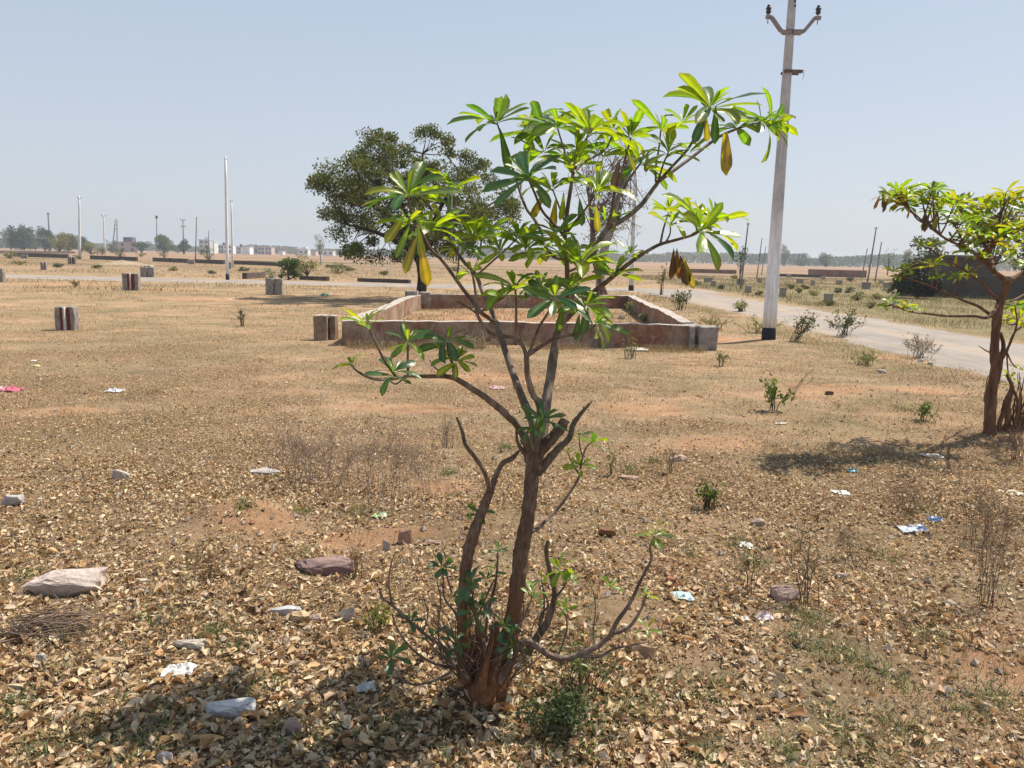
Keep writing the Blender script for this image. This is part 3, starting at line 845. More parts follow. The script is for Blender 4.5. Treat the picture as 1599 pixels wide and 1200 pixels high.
    tw = [
        [(735, 1060, -.06, 5), (712, 1042, -.08, 4), (690, 1010, -.10, 3.4), (672, 998, -.10, 3), (640, 970, -.10, 3), (612, 945, -.10, 3), (597, 934, -.1, 2.4), (592, 918, -.1, 1.4)],
        [(612, 945, -.1, 2), (607, 910, -.1, 1.8), (611, 880, -.1, 1.4), (618, 862, -.1, .9)],
        [(720, 1045, -.02, 4), (690, 1040, -.04, 3), (665, 1030, -.06, 2.6), (640, 1010, -.08, 2.4), (622, 985, -.08, 2), (612, 960, -.08, 1.4)],
        [(735, 1040, 0, 4), (722, 1000, .0, 3), (712, 960, 0, 2.4), (694, 935, 0, 2), (692, 905, 0, 1.6), (690, 888, 0, 1.2)],
        [(705, 925, 0, 2), (698, 900, 0, 1.6), (696, 880, 0, 1.2)],
        [(755, 1020, .04, 4), (762, 960, .06, 3), (773, 915, .06, 2.6), (776, 890, .06, 2), (778, 860, .06, 1.4)],
        [(740, 1020, .06, 3), (745, 970, .06, 2.2), (760, 930, .06, 2), (772, 905, .05, 1.5)],
        [(800, 1000, -.06, 3), (815, 970, -.08, 2), (826, 945, -.08, 1.6), (832, 930, -.08, 1.2)],
        [(780, 1040, -.08, 3), (782, 1000, -.10, 2.4), (788, 980, -.1, 1.8)],
        [(830, 1010, .04, 3), (846, 970, .05, 2.2), (850, 940, .05, 1.8), (846, 905, .05, 1.2)],
        [(705, 1050, -.12, 3), (670, 1066, -.14, 2.4), (640, 1068, -.14, 2), (618, 1050, -.14, 1.5), (610, 1030, -.14, 1)],
        [(760, 1000, -.08, 3), (745, 965, -.09, 2.4), (738, 930, -.09, 2), (734, 915, -.09, 1.4)],
        [(870, 1028, -.1, 2.2), (885, 985, -.08, 1.8), (882, 950, -.08, 1.2)],
        [(690, 1030, .02, 2.2), (684, 985, .03, 1.7), (688, 940, .03, 1.4), (682, 905, .03, 1)],
        [(660, 990, -.1, 1.8), (668, 960, -.09, 1.4), (660, 930, -.09, 1)],
        [(810, 990, .05, 2), (818, 950, .06, 1.6), (812, 915, .06, 1.1)],
        [(822, 836, .02, 3.4), (838, 827, .05, 3.2), (858, 808, .10, 3), (875, 790, .12, 2.8), (893, 765, .13, 2.6), (904, 745, .13, 2.4), (908, 722, .13, 2), (915, 700, .13, 1.6), (925, 690, .13, 1)],
        [(905, 742, .13, 2), (893, 722, .13, 1.4), (886, 706, .13, 1)],
        [(910, 715, .13, 1.6), (905, 695, .12, 1.2), (905, 682, .12, .9)],
    ]
    for k in range(80):
        sx0 = rng.uniform(715, 800); a0 = rng.uniform(-1, 1); hh = rng.uniform(40, 150) * (1 - .35 * abs(a0)); dx0 = a0 * rng.uniform(40, 130)
        d0 = rng.uniform(-.16, .12)
        tw.append([(sx0, 1060 + rng.uniform(-15, 15), d0 * .4, rng.uniform(1.2, 2.2)), (sx0 + dx0 * .5 + rng.normal(0, 6), 1055 - hh * .35, d0 * .7, 1.3), (sx0 + dx0 * .85 + rng.normal(0, 8), 1055 - hh * .75, d0, 1.0), (sx0 + dx0 + rng.normal(0, 10), 1055 - hh, d0, .5)])
    limb("basal_shoots", tw, M_stem, 6, .05)
    # crown limbs
    B1 = [(828, 710, 0, 10), (820, 685, -.02, 9.5), (808, 664, -.04, 9), (790, 647, -.06, 8), (762, 624, -.10, 7), (737, 608, -.13, 6), (710, 591, -.16, 5.4), (690, 588, -.18, 4.2), (660, 588, -.22, 3.8), (640, 587, -.24, 3.5), (611, 592, -.27, 3.2), (582, 592, -.30, 2.8), (558, 580, -.32, 2.2), (549, 570, -.33, 1.8)]
    B1b = [(710, 591, -.16, 3.6), (707, 570, -.17, 3), (700, 550, -.18, 2.4), (699, 534, -.18, 2)]
    B1c = [(637, 587, -.24, 2.8), (637, 560, -.23, 2.3), (637, 535, -.22, 2)]
    B1d = [(618, 588, -.26, 3), (600, 562, -.29, 2.6), (585, 532, -.31, 2.2), (574, 508, -.33, 1.8)]
    limb("limb", [B1, B1b, B1c, B1d, [(700, 588, -.17, 2), (680, 575, -.14, 1.4), (670, 562, -.13, .8)], [(630, 592, -.25, 1.8), (618, 600, -.24, 1.5), (608, 595, -.23, 1)]], M_stem, 8)
    B2 = [(835, 712, .02, 10), (831, 660, .03, 9), (818, 628, .05, 8.2), (806, 598, .07, 7.5), (792, 556, .10, 6.6), (781, 524, .12, 6.2), (776, 506, .13, 5.6)]
    B2l = [(777, 508, .13, 4.2), (762, 496, .12, 4), (751, 488, .11, 3.8), (737, 470, .10, 3.6), (723, 452, .08, 3.4), (713, 438, .06, 3.2), (691, 408, .02, 3), (671, 387, -.03, 2.7), (655, 356, -.08, 2.4), (641, 328, -.12, 2.2), (637, 306, -.14, 2)]
    B2r = [(776, 506, .13, 4.6), (765, 480, .14, 4), (754, 458, .15, 3.8), (743, 430, .15, 3.6), (724, 409, .15, 3.2), (704, 380, .14, 2.9), (690, 350, .12, 2.5), (672, 326, .10, 2.3), (655, 306, .08, 2), (650, 300, .08, 1.6)]
    limb("limb", [B2, B2l, B2r,
                  [(740, 425, .15, 2.4), (748, 400, .2, 2), (752, 375, .22, 1.6)], [(713, 438, .06, 2), (716, 410, .1, 1.7), (715, 385, .12, 1.3)],
                  [(700, 375, .14, 1.9), (704, 335, .16, 1.6), (706, 300, .17, 1.3)], [(655, 356, -.08, 1.8), (645, 352, -.12, 1.4), (638, 352, -.14, 1.1)], [(690, 405, .0, 1.6), (678, 380, .04, 1.4), (672, 360, .06, 1.1)],
                  [(743, 432, .15, 2), (765, 412, .10, 1.8), (790, 390, .08, 1.6), (808, 372, .06, 1.3)]], M_stem, 8)
    B3 = [(838, 706, -.03, 8), (843, 640, -.06, 7), (831, 614, -.08, 6.3), (824, 587, -.10, 5.8), (822, 556, -.12, 5.4)]
    B3l = [(822, 556, -.12, 4), (816, 540, -.13, 3.8), (805, 529, -.14, 3.6), (784, 525, -.15, 3.3), (767, 521, -.16, 3.2), (756, 510, -.16, 3.2), (745, 490, -.17, 3), (743, 463, -.17, 2.4), (740, 440, -.17, 2), (736, 424, -.17, 1.6)]
    B3r = [(822, 556, -.12, 4.4), (842, 543, -.14, 3.6), (864, 530, -.16, 3.2), (890, 524, -.18, 2.8), (916, 517, -.20, 2.2), (930, 508, -.21, 1.8)]
    limb("limb", [B3, B3l, B3r, [(745, 490, -.17, 2.2), (728, 478, -.18, 1.8), (710, 469, -.18, 1.2)], [(746, 490, -.17, 2.6), (770, 475, -.2, 2.2), (788, 463, -.21, 1.7)],
                  [(806, 529, -.14, 3), (806, 500, -.17, 2.6), (806, 468, -.18, 2.1), (804, 452, -.18, 1.6)], [(826, 552, -.12, 3.2), (840, 515, -.17, 2.8), (850, 498, -.19, 2.4), (856, 488, -.2, 2), (866, 466, -.21, 1.5)]], M_stem, 8)
    B4 = [(842, 706, .04, 12), (848, 672, .05, 11), (851, 647, .06, 10.5), (855, 615, .07, 10), (861, 577, .08, 9.4), (867, 537, .09, 8.8), (875, 510, .09, 8), (885, 480, .09, 7.2), (897, 450, .09, 6.6), (912, 420, .09, 6.2), (925, 398, .10, 6), (937, 375, .11, 5.6), (948, 358, .12, 5.4), (975, 342, .15, 4.6), (1000, 322, .19, 4.2), (1015, 302, .22, 3.9), (1028, 284, .24, 3.6)]
    B4a = [(1028, 284, .24, 3.2), (1075, 250, .28, 2.9), (1120, 216, .32, 2.6), (1150, 202, .34, 2.2), (1168, 196, .35, 1.9), (1185, 192, .36, 1.5)]
    B4b = [(1028, 284, .24, 2.8), (1052, 258, .2, 2.5), (1075, 232, .17, 2.2), (1092, 200, .14, 2), (1108, 172, .12, 1.7)]
    B4c = [(1024, 284, .24, 2), (1024, 262, .28, 1.8), (1029, 230, .30, 1.6), (1032, 202, .31, 1.4)]
    B4d = [(1028, 282, .24, 2), (1036, 256, .2, 1.7), (1044, 238, .19, 1.3)]
    B4e = [(948, 358, .12, 4), (955, 330, .08, 3), (960, 300, .06, 2.5), (970, 270, .04, 2.2), (980, 235, .03, 1.9), (985, 215, .02, 1.5)]
    B4f = [(965, 348, .14, 3), (972, 300, .2, 2.5), (988, 272, .23, 2.1), (1000, 256, .24, 1.6)]
    B5 = [(878, 505, .09, 5.5), (900, 482, .05, 5), (925, 458, .01, 4.8), (950, 438, -.03, 4.5), (978, 415, -.06, 3.8), (1000, 399, -.09, 3.4), (1028, 383, -.11, 3.1), (1055, 375, -.13, 2.8), (1080, 368, -.15, 2.3), (1092, 362, -.16, 1.9)]
    B5b = [(1031, 382, -.11, 2.2), (1036, 358, -.08, 1.8), (1044, 332, -.06, 1.4)]
    B5c = [(1040, 378, -.12, 1.8), (1046, 366, -.14, 1.4), (1047, 354, -.15, 1.1)]
    B5d = [(1075, 370, -.14, 1.8), (1098, 355, -.08, 1.5), (1114, 346, -.05, 1.1)]
    B6 = [(886, 478, .09, 5), (886, 440, .05, 4.6), (885, 405, .02, 4.4), (882, 372, 0, 4.2), (885, 335, -.02, 3.9), (890, 302, -.04, 3.5), (895, 272, -.05, 3.3)]
    B6a = [(895, 272, -.05, 2.4), (907, 240, -.08, 2.1), (914, 222, -.10, 1.9), (919, 209, -.11, 1.5)]
    B6b = [(895, 272, -.05, 2.2), (886, 250, -.02, 1.9), (879, 228, 0, 1.7), (871, 202, .02, 1.4)]
    B6c = [(896, 270, -.05, 2.4), (915, 252, -.02, 2.1), (945, 234, .02, 1.8), (958, 205, .05, 1.4)]
    B6d = [(882, 370, 0, 3), (865, 350, -.05, 2.7), (847, 330, -.09, 2.5), (835, 302, -.12, 2.2), (825, 280, -.14, 1.8)]
    B6e = [(882, 368, 0, 2.8), (897, 348, -.06, 2.4), (912, 330, -.09, 2.1), (930, 303, -.12, 1.6)]
    B6f = [(885, 405, .02, 3.6), (866, 402, .08, 3.3), (852, 386, .12, 3.2), (846, 364, .14, 3.1), (834, 342, .15, 2.9), (822, 326, .16, 2.6), (812, 300, .17, 2.4), (802, 268, .17, 2.1), (788, 228, .16, 1.8), (776, 192, .15, 1.5)]
    B6g = [(812, 300, .17, 1.9), (818, 262, .2, 1.6), (826, 230, .22, 1.4), (831, 206, .23, 1.2)]
    B6h = [(886, 425, .04, 2.6), (898, 420, -.03, 2.2), (905, 413, -.09, 1.7)]
    B6i = [(883, 350, -.01, 2), (872, 320, .05, 1.7), (863, 296, .08, 1.3)]
    limb("limb", [B4, B4a, B4b, B4c, B4d, B4e, B4f], M_stem, 10)
    limb("limb", [B5, B5b, B5c, B5d], M_stem, 8)
    limb("limb", [B6, B6a, B6b, B6c, B6d, B6e, B6f, B6g, B6h, B6i], M_stem, 8)
    # leaf whorls: px, py, depth, leaf length px, count, kind, axis(x, y, z)
    up = (0, 0, 1)
    W = [(775, 190, .15, 82, 11, 'mix', (-.25, -.1, 1)), (871, 198, .02, 82, 10, 'mix', (0, -.3, 1)), (831, 204, .23, 68, 8, 'mix', (-.1, .1, 1)),
         (919, 206, -.11, 84, 11, 'lime', (.1, -.2, 1)), (958, 202, .05, 60, 9, 'lime', (.1, 0, 1)), (985, 213, .02, 58, 8, 'lime', (.2, .1, 1)),
         (1032, 200, .31, 62, 9, 'lime', (0, .1, 1)), (1044, 236, .19, 62, 9, 'lime', (.1, -.2, 1)), (1109, 168, .12, 92, 11, 'mix', (.15, -.4, 1)),
         (1150, 198, .36, 62, 8, 'mix', (.2, .1, 1)), (1188, 190, .36, 74, 9, 'mix', (.5, -.1, .9)), (1000, 254, .24, 72, 9, 'mix', (.2, -.1, 1)),
         (825, 278, -.14, 82, 9, 'dark', (-.35, -.4, .8)), (931, 300, -.12, 70, 8, 'lime', (.3, -.3, 1)), (863, 294, .08, 66, 9, 'lime', (0, 0, 1)),
         (1044, 330, -.06, 42, 8, 'lime', up), (1047, 352, -.15, 54, 7, 'lime', (.1, -.2, 1)), (1093, 362, -.16, 98, 10, 'mix', (.5, -.5, .8)),
         (1114, 345, -.05, 66, 9, 'lime', (.4, 0, 1)), (637, 304, -.14, 84, 11, 'mix', (-.3, -.3, 1)), (706, 298, .17, 60, 9, 'lime', (0, .1, 1)),
         (638, 350, -.14, 58, 9, 'mix', (-.3, 0, 1)), (672, 358, .06, 60, 9, 'lime', up), (752, 373, .22, 74, 10, 'lime', up), (808, 370, .06, 66, 9, 'mix', (.1, -.2, 1)),
         (715, 384, .12, 52, 8, 'mix', up), (905, 412, -.09, 90, 10, 'lime', (.1, -.3, 1)), (804, 450, -.18, 72, 9, 'mix', (0, -.3, 1)), (736, 424, -.17, 46, 5, 'lime', (-.2, -.1, 1)),
         (866, 464, -.21, 72, 10, 'dark', (0, -.4, 1)), (890, 448, -.06, 70, 9, 'mix', (.1, -.3, 1)), (914, 478, -.18, 76, 9, 'mix', (.4, -.5, .8)), (930, 506, -.21, 60, 8, 'mix', (.6, -.3, .6)),
         (788, 462, -.21, 52, 5, 'lime', (.3, -.2, 1)), (574, 506, -.33, 52, 8, 'lime', (-.1, .1, 1)), (637, 532, -.22, 54, 8, 'mix', (-.1, -.2, 1)), (699, 532, -.18, 56, 9, 'dark', (0, -.2, 1)),
         (712, 562, -.19, 44, 9, 'mix', (.2, -.4, .9)), (614, 582, -.28, 48, 9, 'dark', (.2, -.5, .8)), (549, 568, -.33, 36, 7, 'lime', (-.5, 0, .9)),
         (850, 655, -.08, 44, 9, 'dark', (.1, -.6, .7)), (833, 668, -.09, 40, 6, 'dark', (-.3, -.5, .7)), (655, 308, .08, 56, 8, 'lime', up), (690, 348, .12, 52, 8, 'lime', (.1, 0, 1)), (850, 395, .13, 60, 8, 'mix', (-.2, .2, 1)),
         (945, 345, .16, 50, 7, 'mix', (.2, .2, 1)), (870, 365, -.04, 58, 8, 'mix', (-.1, -.2, 1)), (960, 428, -.05, 60, 7, 'mix', (.2, -.3, 1)), (985, 395, -.08, 42, 6, 'lime', (.1, -.2, 1)), (1075, 235, .17, 44, 7, 'lime', (0, 0, 1)),
         (900, 235, .06, 62, 8, 'lime', (0, .1, 1)), (895, 256, -.1, 60, 8, 'lime', (.1, -.2, 1)), (780, 392, .05, 54, 8, 'lime', (-.1, -.1, 1)), (822, 388, .08, 60, 9, 'lime', (.1, 0, 1)), (740, 372, .18, 52, 8, 'lime', (-.2, 0, 1)), (1085, 348, -.1, 58, 8, 'lime', (.1, .2, 1)), (1066, 190, .2, 44, 7, 'lime', (0, .1, 1)), (1203, 196, .36, 62, 8, 'mix', (.8, -.1, .5)), (846, 200, .1, 66, 9, 'mix', (0, -.1, 1)), (880, 400, -.05, 60, 9, 'lime', (-.1, -.2, 1)), (845, 448, -.12, 56, 8, 'mix', (-.1, -.3, 1)), (850, 240, .1, 66, 8, 'mix', (-.1, -.1, 1)), (940, 245, .03, 60, 8, 'lime', up)]
    for px, py, dy, L, n, kind, ax in W:
        mb = MB(); Yd = dep(px, py, dy)
        whorl(mb, at(px, py, Yd), np.array(ax, float) + rng.normal(0, .1, 3), n + 1, L * .92 * Yd / F, kind, rng, 1.22, nl=8, nc=5)
        mb.build("leaf_whorl", M_leaf, T)
    # small shoots round the foot and on the thin back stem
    low = [(734, 916, -.09, 36, 8, 'dark'), (752, 945, -.09, 34, 7, 'dark'), (740, 960, -.1, 30, 6, 'dark'), (690, 886, 0, 26, 7, 'dark'), (696, 878, 0, 22, 5, 'dark'), (778, 858, .06, 22, 6, 'dark'), (772, 890, .06, 22, 6, 'mix'),
           (748, 800, .0, 24, 5, 'dark'), (640, 968, -.1, 22, 6, 'dark'), (612, 1026, -.14, 34, 6, 'dark'), (712, 1005, -.1, 30, 6, 'dark'), (788, 978, -.1, 26, 6, 'dark'), (800, 1010, -.1, 28, 6, 'dark'),
           (832, 930, -.08, 28, 6, 'mix'), (875, 888, 0, 32, 7, 'lime'), (886, 898, 0, 26, 6, 'lime'), (846, 903, .05, 22, 5, 'mix'), (1022, 836, -.13, 30, 7, 'mix'), (1030, 822, -.13, 18, 4, 'yel'), (1008, 928, -.12, 20, 5, 'lime'),
           (1010, 980, -.14, 22, 6, 'lime'), (882, 948, -.08, 20, 5, 'mix'), (955, 915, -.09, 22, 5, 'lime'), (925, 690, .13, 26, 6, 'mix'), (905, 682, .12, 24, 6, 'mix'), (906, 728, .13, 26, 6, 'lime'), (886, 706, .13, 16, 4, 'lime'), (675, 995, -.1, 26, 5, 'dark'),
           (905, 1035, -.12, 18, 5, 'mix'), (760, 905, .05, 20, 5, 'dark'), (735, 795, -.02, 20, 4, 'dark')]
    for px, py, dy, L, n, kind in low:
        mb = MB(); Yd = dep(px, py, dy)
        whorl(mb, at(px, py, Yd), np.array((rng.normal(0, .3), rng.normal(-.2, .3), 1.0)), n, L * 1.1 * Yd / F, kind, rng, 1.15, nl=6, nc=3, wr=.34)
        mb.build("leaf_whorl", M_leaf, T)
    # hanging old leaves
    def hang(px, py, dy, L, kind, lean, n=1, wr=.27, name="hanging_leaf", label=None):
        mb = MB(); Yd = dep(px, py, dy)
        for i in range(n):
            d = np.array((lean + rng.normal(0, .12), rng.normal(0, .15), -1.0))
            f = np.array((rng.normal(0, .35), -1.0, 0.1))
            leaf(mb, at(px + i * 5, py, Yd), d, f, L * Yd / F * rng.uniform(.78, .92), L * wr * .78 * Yd / F, rng.uniform(-.15, .3), .15, leafcol(kind, rng), 8, 5, .05)
        o = mb.build(name, M_leaf, T)
        if label: o["label"] = label
    hang(652, 368, -.16, 75, 'yel', -.18, 1, label="yellowing leaf hanging down"); hang(657, 378, -.15, 82, 'yel', .05, 1, label="yellow leaf hanging down")
    hang(633, 335, -.15, 66, 'yel', -.35, 1, .3, label="yellow and orange leaf hanging down"); hang(640, 350, -.16, 62, 'lime', -.2); hang(652, 350, -.13, 60, 'lime', .25)
    hang(1130, 205, .30, 72, 'yel', .05, 2, .26, label="pair of old yellow leaves hanging down"); hang(1118, 165, .10, 68, 'dark', .05); hang(1103, 170, .08, 66, 'dark', -.25); hang(1102, 180, .12, 45, 'yel', .1)
    hang(968, 250, .06, 62, 'brn', -.1, 1, .4, label="withered dark brown leaf"); hang(780, 200, .14, 74, 'dark', .28, 1, .26); hang(700, 300, .17, 42, 'dark', .1)
    hang(1052, 388, -.16, 60, 'brn', .05, 2, .24, label="withered brown leaves hanging down"); hang(1066, 400, -.14, 66, 'yel', .35, 1, .2, label="orange withered leaf"); hang(1062, 400, -.13, 56, 'brn', .1, 1, .34)
    hang(868, 310, -.02, 60, 'yel', -.2); hang(880, 300, -.06, 56, 'lime', .05); hang(905, 310, -.02, 54, 'dark', .1); hang(930, 318, -.1, 50, 'yel', .25); hang(850, 300, .02, 56, 'yel', -.35); hang(978, 235, .05, 40, 'yel', .5); hang(1012, 238, .22, 36, 'yel', .0)
    hang(818, 190, .16, 60, 'mix', .3); hang(905, 490, -.2, 50, 'dark', -.1); hang(880, 475, -.2, 55, 'dark', -.3)
    return T
build_main_tree()

# ------------------------------------------------------------------ the right-hand young tree
def build_right_tree():
    rng = np.random.default_rng(202)
    base = gp(1550, 676); Y0 = base.y
    T = thing("young_tree", base, "young spreading tree with reddish trunk at right edge beside the road", "tree")
    def pts(lst):
        return np.array([at(px, py, Y0 + dy) for px, py, dy, r in lst]), np.array([.52 * r * (Y0 + dy) / F for px, py, dy, r in lst])
    mb = MB()
    def limb(l, seg=9, jit=.06, lump=0):
        P, R = smooth_path(*pts(l), k=5); tube(mb, P, R, seg, jit, rng, lump=lump); return P
    limb([(1546, 684, 0, 21), (1546, 655, 0, 17), (1547, 620, 0, 16), (1550, 600, 0, 15), (1556, 575, 0, 16), (1553, 548, 0, 13), (1555, 515, 0, 12), (1559, 485, 0, 12), (1566, 462, 0, 11), (1574, 438, 0, 10)], 12, .08, .06)
    limb([(1563, 560, .0, 7), (1567, 540, .03, 6), (1562, 520, .03, 5)], 8)
    mb.build("trunk", M_bark2, T)
    mb = MB()
    limb([(1572, 690, .1, 13), (1574, 660, .1, 10), (1573, 630, .1, 9), (1580, 605, .1, 7), (1572, 585, .1, 4)], 9, .16, .12)
    limb([(1562, 690, .05, 11), (1560, 665, .05, 8), (1566, 645, .05, 6), (1568, 625, .05, 3)], 8, .16, .1)
    limb([(1582, 690, .05, 9), (1586, 660, .06, 6), (1590, 630, .08, 5), (1578, 600, .1, 3)], 8, .14, .1)
    mb.build("stump", M_bark2, T)
    limbs = [
        [(1573, 440, 0, 8), (1552, 424, -.1, 7), (1534, 405, -.2, 6), (1508, 388, -.3, 4), (1475, 372, -.4, 3.4), (1440, 345, -.5, 2.8), (1415, 322, -.55, 2.2), (1398, 305, -.6, 1.6)],
        [(1552, 424, -.1, 6), (1545, 395, .1, 5.4), (1530, 372, .2, 4.6), (1510, 345, .3, 3.4), (1492, 318, .35, 2.4), (1480, 300, .4, 1.6)],
        [(1576, 440, 0, 8), (1600, 425, .1, 7), (1640, 405, .2, 6), (1690, 370, .35, 4.5), (1735, 325, .5, 2.6)],
        [(1545, 395, .1, 5), (1556, 365, -.1, 4), (1562, 340, -.2, 3), (1572, 312, -.3, 2)],
        [(1564, 466, 0, 5), (1545, 495, -.25, 4.6), (1520, 494, -.4, 4), (1480, 494, -.6, 3.4), (1445, 490, -.75, 2.8), (1420, 487, -.85, 2.2), (1392, 476, -.95, 1.5)],
        [(1556, 500, 0, 5), (1530, 480, -.25, 4.4), (1505, 470, -.35, 3.8), (1478, 458, -.45, 3.2), (1450, 446, -.55, 2.6), (1420, 436, -.6, 2.2), (1396, 428, -.65, 1.5)],
        [(1560, 472, 0, 4.4), (1530, 440, -.3, 3.6), (1500, 418, -.45, 3), (1470, 402, -.5, 2.4), (1450, 388, -.55, 1.7)],
        [(1600, 425, .1, 5), (1612, 385, .3, 4), (1616, 345, .4, 3), (1612, 315, .45, 2)],
        [(1600, 425, .1, 5), (1625, 390, -.4, 4), (1650, 350, -.6, 3), (1655, 320, -.7, 2)],
        [(1560, 470, .05, 4), (1580, 470, .4, 3.4), (1610, 455, .7, 2.8), (1650, 440, .9, 2)],
        [(1508, 388, -.3, 3), (1490, 352, -.1, 2.5), (1462, 325, 0, 2), (1445, 302, .05, 1.4)],
        [(1566, 560, .05, 4), (1580, 530, .05, 3.4), (1588, 505, .05, 2.6), (1585, 480, .05, 1.8)],
        [(1572, 550, .1, 3.5), (1584, 520, .15, 3), (1605, 505, .2, 2.2), (1622, 495, .2, 1.4)],
    ]
    allp = []
    for l in limbs:
        mb = MB(); P = limb(l, 8); allp.append(P)
        mb.build("limb", M_bark2, T)
    allp = np.concatenate(allp)
    mb = MB()
    for k in range(44):
        a = (1556 + rng.uniform(0, 38), 690 + rng.uniform(-8, 6)); hgt = rng.uniform(25, 110); lean = rng.uniform(-6, 55)
        limb([(a[0], a[1], .1, 3.0), (a[0] + lean * .4 + rng.normal(0, 4), a[1] - hgt * .5, .12, 2.2), (a[0] + lean + rng.normal(0, 5), a[1] - hgt, .14, 1.0)], 5)
    mb.build("shoot_clump", M_bark2, T); mb = MB()
    limb([(1548, 640, -.1, 2.6), (1541, 628, -.12, 2.2), (1540, 600, -.12, 1.6), (1545, 585, -.1, 1)], 6)
    mb.build("side_shoot", M_bark2, T); mb = MB()
    limb([(1548, 552, -.05, 2.4), (1538, 547, -.08, 1.8), (1528, 540, -.1, .8)], 6)
    mb.build("side_shoot", M_bark2, T)
    # whorls
    spots = []
    def cl(n, x0, x1, y0, y1, d0, d1, L=21):
        for _ in range(n):
            spots.append((rng.uniform(x0, x1), rng.uniform(y0, y1), rng.uniform(d0, d1), L * rng.uniform(.8, 1.2)))
    cl(14, 1380, 1475, 292, 314, -.7, -.2, 21); cl(7, 1395, 1475, 306, 335, -.7, 0, 20); cl(16, 1455, 1530, 312, 355, -.5, .5); cl(24, 1500, 1600, 318, 372, -.6, .6); cl(18, 1530, 1610, 345, 405, -.7, .5)
    cl(13, 1600, 1745, 300, 400, -.8, .8); cl(5, 1560, 1600, 296, 322, -.3, .3); cl(6, 1475, 1540, 360, 402, -.5, .2); cl(4, 1600, 1700, 400, 450, -.6, .8)
    spots += [(1450, 385, -.55, 21), (1438, 382, -.5, 17), (1396, 424, -.65, 20), (1418, 420, -.6, 19), (1408, 432, -.6, 17), (1455, 415, -.5, 24), (1496, 432, -.4, 18), (1510, 428, -.4, 20), (1465, 435, -.5, 14),
              (1392, 472, -.95, 18), (1412, 480, -.9, 20), (1426, 482, -.85, 16), (1384, 478, -.95, 14), (1585, 478, .05, 22), (1590, 500, .1, 20), (1572, 505, 0, 18), (1500, 392, -.3, 16), (1576, 590, .1, 13), (1560, 600, .1, 12), (1588, 575, .1, 14)]
    for px, py, dy, L in spots:
        p = np.array(at(px, py, Y0 + dy)); mbw = MB()
        below = allp[(allp[:, 2] < p[2] + .02)]
        if len(below) == 0: below = allp
        q = below[np.argmin(np.linalg.norm((below - p) * [1, 1, .7], axis=1))]
        d = np.linalg.norm(p - q)
        if d > .02:
            mid = (p + q) / 2 + np.array([0, 0, -.12 * d])
            P, R = smooth_path([q, mid, p], [.008, .006, .004], 4); tw = MB(); tube(tw, P, R, 5); tw.build("twig", M_bark2, T)
        ax = unit(unit(p - q) * .5 + np.array([0, 0, 1.0]) + rng.normal(0, .15, 3))
        k = 'gold' if rng.random() < .28 else 'lime' if rng.random() < .6 else ('mix' if rng.random() < .8 else 'yel')
        whorl(mbw, p, ax, int(rng.integers(7, 11)), L * 1.15 * (Y0 + dy) / F, k, rng, 1.2, nl=5, nc=3, wr=.27)
        mbw.build("leaf_whorl", M_leaf, T)
    mb = MB()
    for px, py, dy, L, k in [(1374, 305, -.65, 20, 'brn'), (1379, 300, -.6, 24, 'brn'), (1386, 310, -.6, 20, 'brn'), (1446, 330, -.5, 28, 'brn'), (1450, 334, -.5, 26, 'brn'), (1394, 302, -.6, 18, 'yel'), (1461, 332, -.45, 26, 'yel'), (1420, 326, -.55, 14, 'yel'), (1495, 396, -.4, 20, 'yel')]:
        leaf(mb, at(px, py, Y0 + dy), (rng.normal(-.15, .2), 0, -1), (rng.normal(0, .4), -1, 0), L * Y0 / F, L * .25 * Y0 / F, .2, .2, leafcol(k, rng), 6, 3)
    mb.build("old_leaves", M_leaf, T)["label"] = "withered brown and yellow leaves hanging from the left tip"
build_right_tree()

# ------------------------------------------------------------------ generic trees and plants
def crown_points(rng, blobs, n):
    """blobs: (centre, radii); points through their volume, more toward the outside"""
    w = np.array([b[1][0] * b[1][1] + b[1][0] * b[1][2] for b in blobs]); w = w / w.sum()
    k = rng.choice(len(blobs), n, p=w)
    d = rand_dirs(rng, n); r = rng.random(n) ** .45
    C = np.array([b[0] for b in blobs])[k]; Rr = np.array([b[1] for b in blobs])[k]
    return C + d * Rr * r[:, None]

G_DARK = [(.030, .055, .018), (.048, .078, .025), (.07, .10, .03), (.04, .065, .025)]
G_OLIVE = [(.09, .10, .03), (.13, .135, .04), (.07, .085, .03), (.17, .16, .06)]
G_YEL = [(.17, .18, .06), (.23, .22, .08), (.12, .14, .05), (.28, .24, .11)]
G_GREY = [(.11, .12, .075), (.16, .16, .11), (.08, .09, .055), (.2, .19, .14)]

